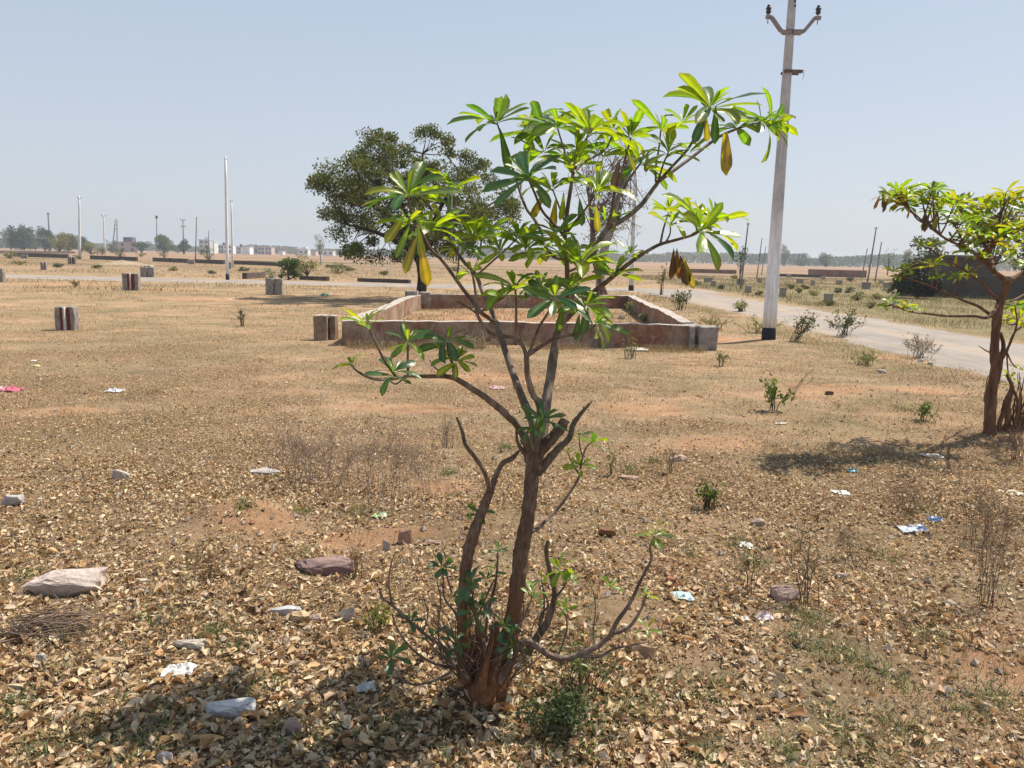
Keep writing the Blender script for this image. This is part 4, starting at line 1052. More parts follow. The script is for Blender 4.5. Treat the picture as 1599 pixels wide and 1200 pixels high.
def dense_tree(name, cx, Y, wid, hgt, pal, label, cat="tree", group=None, n=1100, leaf_s=None, seed=0, bare=.0, trunk=.18, trunk_mat=None, lean=0.0, cards_aspect=.6):
    """crown wid x hgt metres standing on the ground at x=cx, y=Y; trunk = share of the height left clear"""
    rng = np.random.default_rng(seed)
    g = Vector((cx, Y, H(cx, Y)))
    T = thing(name, g, label, cat, group)
    z0 = g.z + hgt * trunk; ch = hgt * (1 - trunk)
    blobs = []
    nb = int(rng.integers(9, 14))
    for i in range(nb):
        a = rng.uniform(0, 2 * PI); rr = wid * .5 * rng.uniform(.2, .78) ; zz = rng.uniform(.12, .86)
        sh = math.sqrt(max(.05, 1 - (2 * zz - 1) ** 2 * .8))
        r = wid * rng.uniform(.13, .24)
        blobs.append(((cx + lean * zz * hgt + math.cos(a) * rr * sh, Y + math.sin(a) * rr * sh, z0 + ch * zz), (r, r, min(r, ch * .24) * rng.uniform(.7, 1.1))))
    blobs.append(((cx + lean * .5 * hgt, Y, z0 + ch * .48), (wid * .30, wid * .30, ch * .40)))
    ls = leaf_s or wid / 16
    if name == 'far_tree': n = int(n * 2.2)
    mb = MB(); C = crown_points(rng, blobs, n); cards(mb, C, ls, rng, pal, cards_aspect)
    tm = MB(); rt = max(.03, wid * .028)
    top = np.array([cx + lean * .4 * hgt, Y, z0 + ch * .45])
    P, R = smooth_path([[g.x, g.y, g.z - .1], [g.x + rt * .6, g.y, g.z + hgt * trunk * .6], top], [rt * 1.25, rt, rt * .5], 4); tube(tm, P, R, 7, .06, rng)
    for b in blobs[:7]:
        s = P[int(len(P) * .55)]
        Q, R2 = smooth_path([s, (s + np.array(b[0])) / 2 + [0, 0, -.03 * hgt], b[0]], [rt * .55, rt * .38, rt * .15], 3); tube(tm, Q, R2, 5)
    tm.build("trunk", trunk_mat or M_darktrunk, T); mb.build("crown", M_fol, T)
    return T

def weed(name, px, py, hpx, wpx, nst, label, cat="plant", style='dry', seed=0, group=None, leaves=None, pal=None, leaf_px=6, nleaf=60, lean=0.0, rpx=.7, col=(.19, .135, .10), sub=3, sprd=.22):
    """an upright branching weed or shrub rooted at the ground seen at that pixel; sizes given as it shows from the camera"""
    rng = np.random.default_rng(seed + 1000)
    b = gp(px, py); s = b.y / F * 1.03
    h = hpx * s; w = wpx * s * .5; r0 = rpx * s
    mb = MB(); tips = []
    for i in range(nst):
        o = np.array([b.x + rng.normal(0, w * sprd), b.y + rng.normal(0, w * sprd), 0]); o[2] = H(o[0], o[1]) - .004
        az = rng.uniform(0, 2 * PI); ll = w * rng.uniform(.15, 1.0); hh = h * rng.uniform(.55, 1.05) * (1 - .25 * (ll / w) ** 2)
        e = o + np.array([math.cos(az) * ll + lean * h, math.sin(az) * ll, hh])
        m1 = o + (e - o) * .4 + np.array([0, 0, .10 * hh]) - .25 * np.array([math.cos(az) * ll, math.sin(az) * ll, 0]) * .5 + rng.normal(0, .02 * h, 3)
        m2 = o + (e - o) * .72 + rng.normal(0, .03 * h, 3)
        P, R = smooth_path([o, m1, m2, e], [r0, r0 * .8, r0 * .6, r0 * .3], 3)
        c = np.array(col) * rng.uniform(.7, 1.3)
        tube(mb, P, R, 4, col=c)
        tips.extend(P[4:])
        for k in range(sub):
            q = P[rng.integers(3, len(P) - 1)]
            dd = np.array([rng.normal(0, 1), rng.normal(0, 1), rng.uniform(.4, 1.6)]); dd = dd / np.linalg.norm(dd)
            L = h * rng.uniform(.12, .34)
            q1 = q + dd * L * .5 + rng.normal(0, .02 * h, 3); q2 = q + dd * L + np.array([0, 0, .08 * L])
            tube(mb, [q, q1, q2], [r0 * .5, r0 * .4, r0 * .22], 3, col=c)
            tips.extend([q1, q2])
    if leaves is None:
        o = mb.build(name, M_twig, origin=b)
        return tag(o, label, cat, group)
    T = thing(name, b, label, cat, group)
    mb.build("stems", M_twig, T)
    tips = np.array(tips); lm = MB()
    k = rng.integers(0, len(tips), nleaf)
    cards(lm, tips[k] + rng.normal(0, leaf_px * s * .5, (nleaf, 3)), leaf_px * s * 1.3, rng, pal or [(.09, .14, .03), (.14, .2, .04), (.2, .24, .06)], .5, np.array([0, 0, .6]))
    lm.build("leaves", M_fol, T)
    return T

# ------------------------------------------------------------------ big tree behind the plot
def back_tree():
    rng = np.random.default_rng(303)
    Y = 26.0
    g = ground_at(657, Y)
    T = thing("broad_tree", g, "large round olive green tree standing behind the low walled plot", "tree")
    s = Y / F
    tm = MB()
    fork = np.array(at(654, 398, Y))
    P, R = smooth_path([[g.x, g.y, -.1], np.array(at(659, 430, Y)), fork], [.19, .15, .16], 5); tube(tm, P, R, 10, .06, rng)
    # clump centres inside the outline the crown has, with its own depth
    out = [(486, 288), (512, 262), (560, 236), (590, 212), (640, 204), (690, 200), (706, 232), (740, 236), (772, 268), (800, 292), (806, 330), (800, 362), (770, 398), (720, 408), (660, 404), (600, 404), (545, 400), (532, 372), (505, 362), (500, 320)]
    poly = np.array(out, float)
    def inside(x, y):
        c = False; j = len(poly) - 1
        for i in range(len(poly)):
            xi, yi = poly[i]; xj, yj = poly[j]
            if (yi > y) != (yj > y) and x < (xj - xi) * (y - yi) / (yj - yi) + xi: c = not c
            j = i
        return c
    cl = []
    while len(cl) < 215:
        x, y = rng.uniform(484, 815), rng.uniform(198, 412)
        if not inside(x, y): continue
        ex = ((x - 645) / 170) ** 2 + ((y - 310) / 115) ** 2
        dmax = 3.1 * math.sqrt(max(.04, 1 - min(ex, .96)))
        if x > 740 and rng.random() < .25: continue
        if x < 570 and y > 340 and rng.random() < .25: continue
        cl.append(np.array(at(x, y, Y + rng.uniform(-1, 1) * dmax)))
    cl += [np.array(at(x, y, Y + rng.uniform(-.6, .6))) for x, y in ((576, 214), (582, 222), (674, 203), (682, 212), (490, 288), (500, 284), (512, 262), (700, 226), (792, 300), (798, 318), (800, 340), (545, 392), (562, 398), (705, 400))]
    mains = []
    for (x, y, dy) in [(560, 300, -.6), (600, 250, .5), (660, 240, -.4), (720, 270, .6), (750, 330, -.5), (540, 350, .5), (640, 300, -1.5), (660, 310, 1.6), (600, 350, -1.2), (720, 360, 1.0)]:
        e = np.array(at(x, y, Y + dy)); mid = fork * .5 + e * .5 + [0, 0, .15]
        Q, R2 = smooth_path([fork, mid, e], [.10, .07, .035], 5); tube(tm, Q, R2, 7); mains.append(Q)
    mains = np.concatenate(mains)
    for c in cl:
        q = mains[np.argmin(np.linalg.norm(mains - c, axis=1))]
        Q, R2 = smooth_path([q, (q + c) / 2 + rng.normal(0, .12, 3), c], [.022, .015, .006], 3); tube(tm, Q, R2, 4)
    tm.build("trunk", M_darktrunk, T)
    mb = MB()
    for c in cl:
        r = rng.uniform(.24, .52); n = int(rng.uniform(120, 260))
        if c[0] > at(740, 300, Y).x: n = int(n * .75)
        d = rand_dirs(rng, n) * (rng.random(n) ** .5)[:, None] * [r, r, r * .7]
        cards(mb, c + d, .105, rng, [(.08, .105, .024), (.125, .135, .03), (.06, .085, .024), (.16, .15, .038), (.075, .115, .032)], .48, np.array([0, 0, -.35]))
    mb.build("crown", M_fol, T)
back_tree()

def bare_tree():
    rng = np.random.default_rng(404)
    Y = 33.0; g = ground_at(938, Y)
    T = thing("sparse_tree", g, "thin pale trunked tree with almost leafless twiggy crown behind the plot", "tree")
    tm = MB()
    P, R = smooth_path([[g.x, g.y, -.1], np.array(at(942, 400, Y)), np.array(at(955, 350, Y)), np.array(at(968, 305, Y)), np.array(at(978, 268, Y)), np.array(at(985, 232, Y))], [.2, .19, .17, .14, .09, .04], 4); tube(tm, P, R, 8, .05, rng)
    tm.build("trunk", M_paletrunk, T)
    wm = MB(); Q0, R0 = smooth_path([[g.x + .2, g.y - .3, 0], np.array(at(927, 400, Y)), np.array(at(925, 350, Y)), np.array(at(918, 300, Y))], [.13, .12, .1, .04], 4); tube(wm, Q0, R0, 7, .05, rng)
    src = np.concatenate([P[8:], Q0[6:]]); tips = []
    for i in range(95):
        q = src[rng.integers(0, len(src))]
        x, y = 950 + rng.normal(0, 36), rng.uniform(205, 385)
        if abs(x - 950) > 66: continue
        e = np.array(at(x, y, Y + rng.normal(0, 1.0)))
        Q, R2 = smooth_path([q, (q + e) / 2 + rng.normal(0, .15, 3), e], [.026, .017, .007], 3); tube(wm, Q, R2, 4); tips.extend(Q[3:])
        for k in range(5):
            a = Q[rng.integers(2, len(Q))]; b = a + rng.normal(0, .28, 3) + [0, 0, .05]
            tube(wm, [a, (a + b) / 2 + rng.normal(0, .04, 3), b], [.009, .007, .004], 3); tips.extend([b, (a + b) / 2])
    wm.build("branches", noise_material("reddish_twig", [(.3, (.10, .055, .04)), (.7, (.2, .13, .10))], 6), T)
    mb = MB(); tips = np.array(tips); k = rng.integers(0, len(tips), 1500)
    cards(mb, tips[k] + rng.normal(0, .07, (1500, 3)), .085, rng, [(.15, .13, .07), (.12, .10, .06), (.2, .15, .09)], .5)
    mb.build("sparse_leaves", M_fol, T)
bare_tree()

# ------------------------------------------------------------------ walled plot
def stained_wall_material():
    nt = NT("stained_plaster"); v = coords(nt, "Position")
    f = nt.noise(v, 3.2, 7, .7, .3); g = nt.noise(v, 1.1, 5, .6); h = nt.noise(v, 17, 6, .7)
    c = nt.ramp(f, [(.26, (.11, .07, .05)), (.44, (.255, .172, .12)), (.58, (.345, .25, .18)), (.75, (.47, .395, .315))])
    red = nt.ramp(g, [(.48, 0), (.60, .75)])
    c = nt.mix(red, c, nt.ramp(h, [(.3, (.17, .045, .028)), (.7, (.31, .12, .075))]))
    c = nt.mix(1.0, c, nt.ramp(h, [(.3, .78), (.7, 1.15)]), 'MULTIPLY')
    mpz = nt.n("Mapping"); mpz.inputs["Scale"].default_value = (1, 1, .22); nt.l(v, mpz.inputs["Vector"])
    drip = nt.noise(mpz.outputs[0], 9, 6, .75)
    c = nt.mix(nt.ramp(drip, [(.52, 0), (.66, .75)]), c, (.075, .052, .045))
    c = nt.mix(nt.ramp(nt.noise(v, 5.5, 6, .8, .5), [(.60, 0), (.66, .8)]), c, (.42, .36, .31))
    geo = nt.n("NewGeometry"); sp = nt.n("SeparateXYZ"); nt.l(geo.outputs["Normal"], sp.inputs[0])
    topm = nt.ramp(sp.outputs["Z"], [(.5, 0), (.8, 1)])          # the coping is bare pale cement
    c = nt.mix(topm, c, nt.ramp(nt.noise(v, 9, 6, .7), [(.3, (.27, .225, .19)), (.55, (.42, .37, .325)), (.75, (.52, .475, .42))]))
    return nt.done(nt.pr(c, .92, nt.bump(nt.math('ADD', f, h), .6, .015), .15))
M_wall = stained_wall_material()
M_conc = noise_material("grey_concrete", [(.3, (.17, .145, .13)), (.5, (.27, .235, .21)), (.75, (.38, .34, .31))], 7, .92, .6, .012, kind="Position")
M_maroon = noise_material("maroon_paint", [(.3, (.085, .022, .018)), (.6, (.15, .035, .028)), (.8, (.24, .11, .09))], 12, .8, .4, .006, kind="Position")
M_white = noise_material("sunlit_white", [(.3, (.50, .48, .45)), (.7, (.76, .75, .73))], 10, .8, .3, .004, kind="Position")  # for the sunlit stub sides, their brightness put into the colour

def rough_wall(mb, a, b, th, h, rng, z0=None, ramp=0.0):
    """a wall from a to b with an uneven top and slightly wavy faces"""
    a = np.array(a[:2], float); b = np.array(b[:2], float); L = np.linalg.norm(b - a)
    t = (b - a) / L; nrm = np.array([-t[1], t[0]])
    n = max(6, int(L / .12)); V = []
    sd = int(rng.integers(1, 999))
    for i in range(n + 1):
        s = i / n; p = a + (b - a) * s
        hh = h + .020 * (vnoise(s * L * 1.3, 0, sd) - .5) + .018 * (vnoise(s * L * 5, 3, sd) - .5) + ramp * s
        for q, z in ((-.5, -.15), (-.5, .3), (-.5, 1), (.5, 1), (.5, .3), (.5, -.15)):
            e = p + nrm * th * (q + .06 * (float(vnoise(s * L * 3, q * 7 + z * 3, sd)) - .5) * 2)
            zz = H(p[0], p[1]) * (1 if z < 0 else .6) + (z * hh if z > 0 else -.15)
            V.append((e[0], e[1], zz))
    k = 6; i = np.arange(n)[:, None] * k; j = np.arange(k - 1)[None, :]
    Fq = np.stack([i + j, i + j + 1, i + k + j + 1, i + k + j], -1).reshape(-1, 4)
    mb.add(np.array(V), [Fq, np.arange(k)[::-1][None], (n * k + np.arange(k))[None]])

def block(mb, c, sx, sy, sz, rz, rng, col=None, bev=.012):
    """a chipped block with bevelled edges standing on z = c.z"""
    xs = [-.5, -.5 + bev / sx, 0, .5 - bev / sx, .5]
    import itertools
    V = []; idx = {}
    bm = __import__('bmesh').new(); B = __import__('bmesh')
    B.ops.create_cube(bm, size=1.0)
    for v in bm.verts: v.co = Vector((v.co.x * sx, v.co.y * sy, (v.co.z + .5) * sz))
    B.ops.bevel(bm, geom=bm.edges[:], offset=bev, segments=1, affect='EDGES')
    B.ops.subdivide_edges(bm, edges=[e for e in bm.edges if e.calc_length() > .15], cuts=2, use_grid_fill=True)
    bm.verts.ensure_lookup_table()
    c0, q0 = math.cos(rz), math.sin(rz)
    for v in bm.verts:
        p = v.co + Vector(rng.normal(0, bev * .28, 3))
        V.append((p.x * c0 - p.y * q0 + c[0], p.x * q0 + p.y * c0 + c[1], p.z + c[2]))
    by = {}
    for f in bm.faces: by.setdefault(len(f.verts), []).append([v.index for v in f.verts])
    bm.verts.index_update()
    by = {}
    for f in bm.faces: by.setdefault(len(f.verts), []).append([v.index for v in f.verts])
    mb.add(np.array(V), [np.array(v) for v in by.values()], col)
    bm.free()

def plot():
    rng = np.random.default_rng(505)
    fl = gp(535, 539); fr = gp(1090, 545); hgt = .40
    bl = np.array(at(652, 457, 22.0)); bl = Vector((bl[0], 22.0, 0)); br = at(985, 457, 24.2); br = Vector((br.x, 24.2, 0))
    c = (fl + fr) / 2
    T = thing("plot_wall", Vector((c.x, c.y, 0)), "low stained plaster wall enclosing a square empty plot in the middle distance", "wall")
    def seg(a, b, label):
        mb = MB(); rough_wall(mb, a, b, .23, hgt, rng); o = mb.build("wall_side", M_wall, T, smooth=False); o["label"] = label
    seg(fl, fr, "front side of the plot wall with red stains")
    dl = (bl - fl).normalized(); dr = (br - fr).normalized()
    seg(fl + dl * .13 + Vector((.12, .06, 0)), bl - dl * .14, "left side of the plot wall, sunlit inside")
    seg(fr + dr * .13 + Vector((-.1, .06, 0)), br - dr * .14, "right side of the plot wall, shaded inside")
    seg(bl, br, "far side of the plot wall")
    # corner stubs
    mb = MB(); p = gp(508, 532); block(mb, (p.x - .08, p.y + .12, p.z - .1), .23, .30, .53, 0, rng); block(mb, (p.x + .10, p.y + .22, p.z - .1), .10, .26, .52, 0, rng)
    mb.build("corner_block", M_wall, T, smooth=False)
    mb = MB(); p = gp(497, 531); block(mb, (p.x + .03, p.y - .012, p.z - .1), .14, .02, .49, 0, rng, bev=.004); mb.build("maroon_band", M_maroon, T, smooth=False)
    mb = MB(); p = gp(1104, 547); block(mb, (p.x - .02, p.y + .02, p.z - .12), .32, .40, .545, 0, rng, bev=.02); p2 = gp(1078, 546); block(mb, (p2.x, p2.y + .06, p2.z - .12), .09, .30, .53, 0, rng)
    mb.build("corner_block", M_conc, T, smooth=False)
    mb = MB(); block(mb, (bl.x - .15, bl.y - .1, -.1), .36, .34, .60, 0, rng, bev=.02); block(mb, (bl.x + .2, bl.y + .12, -.1), .3, .3, .57, 0, rng, bev=.02)
    mb.build("corner_block", M_conc, T, smooth=False)
plot()

# plot corner markers: two staggered stub walls, maroon paint bands, sunlit side put in as a white strip
MARK = [(106, 517, 42, 37, True, "maroon banded marker block with sunlit edge coloured white in the grass at far left"),
        (206, 454, 31, 26, True, "maroon marker block with sunlit edge coloured white just in front of the cross road"),
        (231, 433, 25, 15, False, "grey marker block topped with loose stones beyond the cross road"),
        (429, 461, 30, 25, False, "dark grey fluted marker block at the edge of the tree shadow"),
        (69, 422, 12, 12, True, "small two part marker block left of the white post beyond the road"),
        (113, 413, 15, 11, True, "marker block touching the foot of the left white pole"),
        (38, 404, 13, 6, False, "tiny marker block against the dark low wall at far left"),
        (299, 413, 12, 7, False, "pale marker block at a break in the dark low wall"),
        (359, 420, 6, 10, False, "marker block beside the second slim white pole"),
        (1, 441, 18, 21, False, "pale marker block cut by the left picture edge"),
        (393, 432, 8, 6, False, "small block behind the fluted marker near the green bush"),
        (1293, 473, 19, 14, False, "brown marker block on the grass right across the road"),
        (1222, 464, 14, 14, False, "marker block half hidden by the big pole"),
        (1168, 458, 13, 11, False, "marker block just across the road left of the big pole"),
        (1114, 448, 10, 9, False, "marker block at the far bend of the road"),
        (1156, 445, 15, 9, False, "marker block at the foot of the two stemmed sapling"),
        (1106, 441, 16, 7, False, "low wide marker block behind the road bend"),
        (1186, 442, 10, 7, False, "marker block far left of the big pole"),
        (1249, 443, 14, 7, False, "first small marker block right of the big pole"),
        (1269, 446, 9, 8, False, "second small marker block right of the big pole"),
        (1310, 445, 13, 7, False, "marker block in front of the red brick wall"),
        (1352, 452, 17, 11, False, "marker block at the foot of the tallest right slim pole"),
        (1384, 450, 14, 8, False, "marker block left of the dark bushes by the grey wall"),
        (1376, 443, 10, 5, False, "tiny marker block near the slim poles on the right"),
        (1398, 482, 14, 12, False, "low marker block by the lowest leaves of the right tree"),
        (1072, 431, 8, 6, False, "tiny marker block far beyond the road bend"),
        (1232, 434, 8, 5, False, "tiny marker block far behind the big pole"),
        (1285, 437, 8, 5, False, "tiny marker block at the left end of the red brick wall")]
def markers():
    for i, (px, py, w, h, banded, label) in enumerate(MARK):
        rng = np.random.default_rng(600 + i)
        p = gp(px, py); s = p.y / F; Hh = h * s * 1.02; DP = min(.18, w * s * .4); ST = DP * .45
        W = max(w * s * .97 - (DP + ST) * abs(p.x / p.y), w * s * .55); p = Vector((p.x - math.copysign((DP + ST) * abs(p.x / p.y) * .5, -p.x) * 1.0, p.y, p.z))
        T = thing("marker_block", p, label, "marker block", "plot corner markers")
        a = MB(); block(a, (p.x - W * .25, p.y + DP / 2, p.z - .08), W * .47, DP, Hh + .08, 0, rng, bev=min(.015, W * .05))
        a.build("block", M_conc, T, smooth=False)
        b = MB(); block(b, (p.x + W * .24, p.y + ST + DP / 2, p.z - .08), W * .46, DP, Hh * .985 + .08, 0, rng, bev=min(.015, W * .05))
        b.build("block", M_conc, T, smooth=False)
        if banded:
            c = MB()
            block(c, (p.x - W * .085, p.y - .006, p.z), W * .13, .016, Hh * .97, 0, rng, bev=.002)
            block(c, (p.x + W * .14, p.y + ST - .006, p.z), W * .22, .016, Hh * .95, 0, rng, bev=.002)
            c.build("maroon_band", M_maroon, T, smooth=False)
            c = MB(); block(c, (p.x - W * .25 + W * .235 + .012, p.y + DP * .3, p.z), .030, DP * .5, Hh * .97, 0, rng, bev=.002); c.build("sunlit_side", M_white, T, smooth=False)  # white strip painting in the sunlit side of the nearer stub
markers()

def rock(name, c, sx, sy, sz, col, label, cat="stone", group=None, seed=0, rz=0.0, sink=.25, tilt=0.0, parent=None, npts=19):
    import bmesh
    rng = np.random.default_rng(seed + 7000)
    bm = bmesh.new()
    for k in range(npts):
        d = rng.normal(size=3); d /= np.max(np.abs(d)) ** .85 * np.linalg.norm(d) ** .15
        bm.verts.new(Vector((d[0] * .5, d[1] * .5, d[2] * .5)))
    r = bmesh.ops.convex_hull(bm, input=bm.verts[:])
    junk = [v for v in bm.verts if not v.link_faces]
    bmesh.ops.delete(bm, geom=junk, context='VERTS')
    lo = np.min([v.co[:] for v in bm.verts], 0); hi = np.max([v.co[:] for v in bm.verts], 0)
    for v in bm.verts:
        v.co = Vector(((np.array(v.co[:]) - (lo + hi) / 2) / (hi - lo + 1e-9)).tolist())
    bmesh.ops.bevel(bm, geom=bm.edges[:], offset=.016, segments=1, affect='EDGES')
    bmesh.ops.triangulate(bm, faces=bm.faces[:])
    bmesh.ops.subdivide_edges(bm, edges=[e for e in bm.edges if e.calc_length() > .12], cuts=2, use_grid_fill=True)
    bmesh.ops.triangulate(bm, faces=bm.faces[:])
    bm.verts.index_update()
    V = np.array([v.co[:] for v in bm.verts])
    V += (np.stack([vnoise(V[:, 0] * 7 + 3, V[:, 1] * 7 + V[:, 2] * 5, seed + q) for q in (1, 2, 3)], 1) - .5) * .085 + (np.stack([vnoise(V[:, 0] * 19 + 3 + V[:, 2] * 13, V[:, 1] * 19 + V[:, 2] * 7, seed + q) for q in (11, 12, 13)], 1) - .5) * .05
    V = V * (sx, sy, sz)
    ct, st = math.cos(tilt), math.sin(tilt); V = np.stack([V[:, 0] * ct - V[:, 2] * st, V[:, 1], V[:, 0] * st + V[:, 2] * ct], 1)
    cr, sr = math.cos(rz), math.sin(rz); V = np.stack([V[:, 0] * cr - V[:, 1] * sr, V[:, 0] * sr + V[:, 1] * cr, V[:, 2]], 1)
    V += np.array([c[0], c[1], c[2] + sz * (.5 - sink)])
    Fa = np.array([[v.index for v in f.verts] for f in bm.faces if len(f.verts) == 3])
    bm.free()
    colv = np.array(col) * (.82 + .36 * vnoise(V[:, 0] * 40, V[:, 1] * 40 + V[:, 2] * 30, seed + 9))[:, None]
    mb = MB(); mb.add(V, Fa, np.clip(colv, 0, 1))
    o = mb.build(name, M_stone, origin=c, smooth=False)
    return tag(o, label, cat, group)

for i, (px, py, w, h, col, nm, label, dep) in enumerate(STONES):
    p = gp(px, py); s = p.y / F
    dang = math.atan2(CAMZ - p.z, p.y)
    W = w * s; D = W * .50 * dep
    # what shows is the front face plus the foreshortened top
    Hz = max(h * s - D * math.sin(dang) * .6, .55 * h * s, .012)
    c = (p.x, p.y + D * .35, p.z)
    rock(nm, c, W * 1.04, D, Hz * 1.5, col, label, nm, "stones lying on the ground" if nm == "stone" else None, i * 13, 0.12 * math.sin(i * 3.1), .30, .06 * math.sin(i * 1.7))
for k, (px, py, w, h) in enumerate([(228, 417, 6, 4), (236, 416, 7, 5), (232, 410, 5, 3)]):
    Yb = gp(231, 433).y + .3
    p = at(px, py + 2, Yb); s = Yb / F
    rock("stone", (p.x, Yb, gp(231, 433).z + 15 * s * 1.0), w * s, w * s, h * s, PALE, ["leftmost loose stone on top of the grey marker block", "rightmost loose stone on top of the grey marker block", "middle loose stone on top of the grey marker block"][k], "stone", "stones lying on the ground", 900 + k)

# ------------------------------------------------------------------ litter: bags, wrappers, paper
def crumple(name, px, py, wpx, hpx, col, label, cat, seed, col2=None, ht=.35):
    rng = np.random.default_rng(seed + 8000)
    p = gp(px, py + hpx * .5); s = p.y / F
    W = wpx * s; dang = math.atan2(CAMZ, p.y); D = min(W * .8, hpx * s / max(.2, math.sin(dang)))
    n, m2 = 13, 9
    u, v = np.meshgrid(np.linspace(-.5, .5, n), np.linspace(-.5, .5, m2))
    rr = 1 + .35 * (fbm(u * 3 + 9, v * 3, seed, 3) - .5)
    X = u * W * rr + rng.normal(0, W * .02, u.shape); Yv = v * D * rr + rng.normal(0, D * .03, u.shape)
    edge = np.clip(1 - np.maximum(abs(u), abs(v)) * 2, 0, 1)
    Z = (fbm(u * 4 + 2, v * 4, seed + 3, 3) - .25) * W * ht * (.35 + edge) + rng.normal(0, W * .012, u.shape) + .004
    Z = np.abs(Z) + .004
    g = height(p.x + X, p.y + D * .3 + Yv)
    V = np.stack([p.x + X, p.y + D * .3 + Yv, g + Z], -1).reshape(-1, 3)
    i = np.arange(m2 - 1)[:, None] * n; j = np.arange(n - 1)[None, :]
    Fq = np.stack([i + j, i + j + 1, i + n + j + 1, i + n + j], -1).reshape(-1, 4)
    c = np.tile(np.array(col), (n * m2, 1))
    if col2 is not None:
        k = (fbm(u * 3, v * 3 + 5, seed + 8, 2).ravel() > .5); c[k] = col2
    mb = MB(); mb.add(V, Fq, c)
    o = mb.build(name, M_plastic, origin=p, smooth=False)
    return tag(o, label, cat)
crumple("plastic_bag", 176, 606, 25, 14, (.62, .63, .66), "crumpled whitish plastic bag lying alone at middle left", "plastic bag", 1)
crumple("cloth_scrap", 10, 608, 34, 7, (.55, .13, .2), "pink cloth scrap at the left edge of the ground", "cloth", 2)
crumple("paper_scrap", 56, 570, 10, 6, (.72, .68, .35), "pale yellow scrap of paper at far left", "paper", 3)
crumple("paper_scrap", 52, 563, 8, 4, (.75, .74, .66), "white scrap beside the pale yellow paper at far left", "paper", 4)
crumple("crumpled_paper", 276, 1048, 54, 18, (.78, .76, .72), "crumpled white scrap in front of the tree shadow at lower left", "paper", 5, None, .5)
crumple("crumpled_paper", 1067, 927, 36, 20, (.70, .76, .74), "crumpled white and aqua paper right of the low branch", "paper", 6, (.45, .62, .64), .4)
crumple("plastic_scrap", 1430, 826, 42, 12, (.55, .60, .68), "torn blue and white plastic strip at right", "plastic", 7, (.06, .10, .25), .3)
crumple("plastic_scrap", 1462, 810, 20, 11, (.07, .13, .33), "dark blue plastic scrap at right above the torn strip", "plastic", 8, (.15, .25, .45), .5)
crumple("plastic_scrap", 1333, 733, 18, 11, (.04, .16, .22), "teal plastic scrap in shade left of the right tree", "plastic", 9, None, .6)
crumple("plate_shard", 1315, 770, 27, 6, (.70, .73, .70), "pale curved shard lying below the teal scrap", "shard", 10, None, .25)
crumple("plastic_bag", 506, 459, 13, 7, (.12, .33, .28), "green plastic bag in the shade of the round tree", "plastic bag", 11, None, .6)
crumple("wrapper", 592, 803, 24, 13, (.28, .48, .03), "bright green and white wrapper left of the side trunk", "wrapper", 12, (.75, .75, .70), .5)
crumple("cloth_scrap", 776, 604, 24, 8, (.60, .36, .36), "faded pink cloth scrap behind the tree limbs", "cloth", 13)
crumple("paper_scrap", 1166, 853, 24, 8, (.72, .69, .62), "white paper scrap on the ground right of the tree", "paper", 14, None, .4)
crumple("wrapper", 1196, 963, 26, 13, (.50, .38, .44), "crumpled pale purple wrapper beside the pinkish rounded stone", "wrapper", 15, (.68, .62, .62), .5)
crumple("paper_scrap", 1160, 964, 24, 14, (.70, .66, .55), "cream curled scrap left of the pale purple wrapper", "paper", 16, None, .5)
crumple("bark_strip", 1583, 771, 32, 6, (.66, .58, .44), "pale dry strip at the right edge below the right tree", "bark strip", 17, None, .2)
crumple("bark_strip", 1457, 713, 34, 4, (.60, .52, .42), "long pale dry strip in the shade of the right tree", "bark strip", 18, None, .2)
crumple("paper_scrap", 1221, 661, 16, 4, (.70, .66, .52), "small cream scrap right below the green sapling", "paper", 19, None, .3)
crumple("paper_scrap", 358, 467, 7, 4, (.72, .70, .60), "tiny white scrap on orange soil behind the left grass", "paper", 20, None, .4)
crumple("shaded_scrap", 572, 1072, 34, 18, (.50, .50, .52), "greyish crumpled scrap in the shade left of the tree foot", "paper", 21, None, .5).name = "crumpled_paper"
def slab():
    p = gp(998, 549); s = p.y / F; rng = np.random.default_rng(3)
    mb = MB(); block(mb, (p.x, p.y + .1, p.z), 28 * s, .30, .035, .12, rng, (.66, .60, .48), .008)
    tag(mb.build("stone_slab", M_stone, origin=p, smooth=False), "cream flat slab lying in front of the plot wall", "slab")
slab()

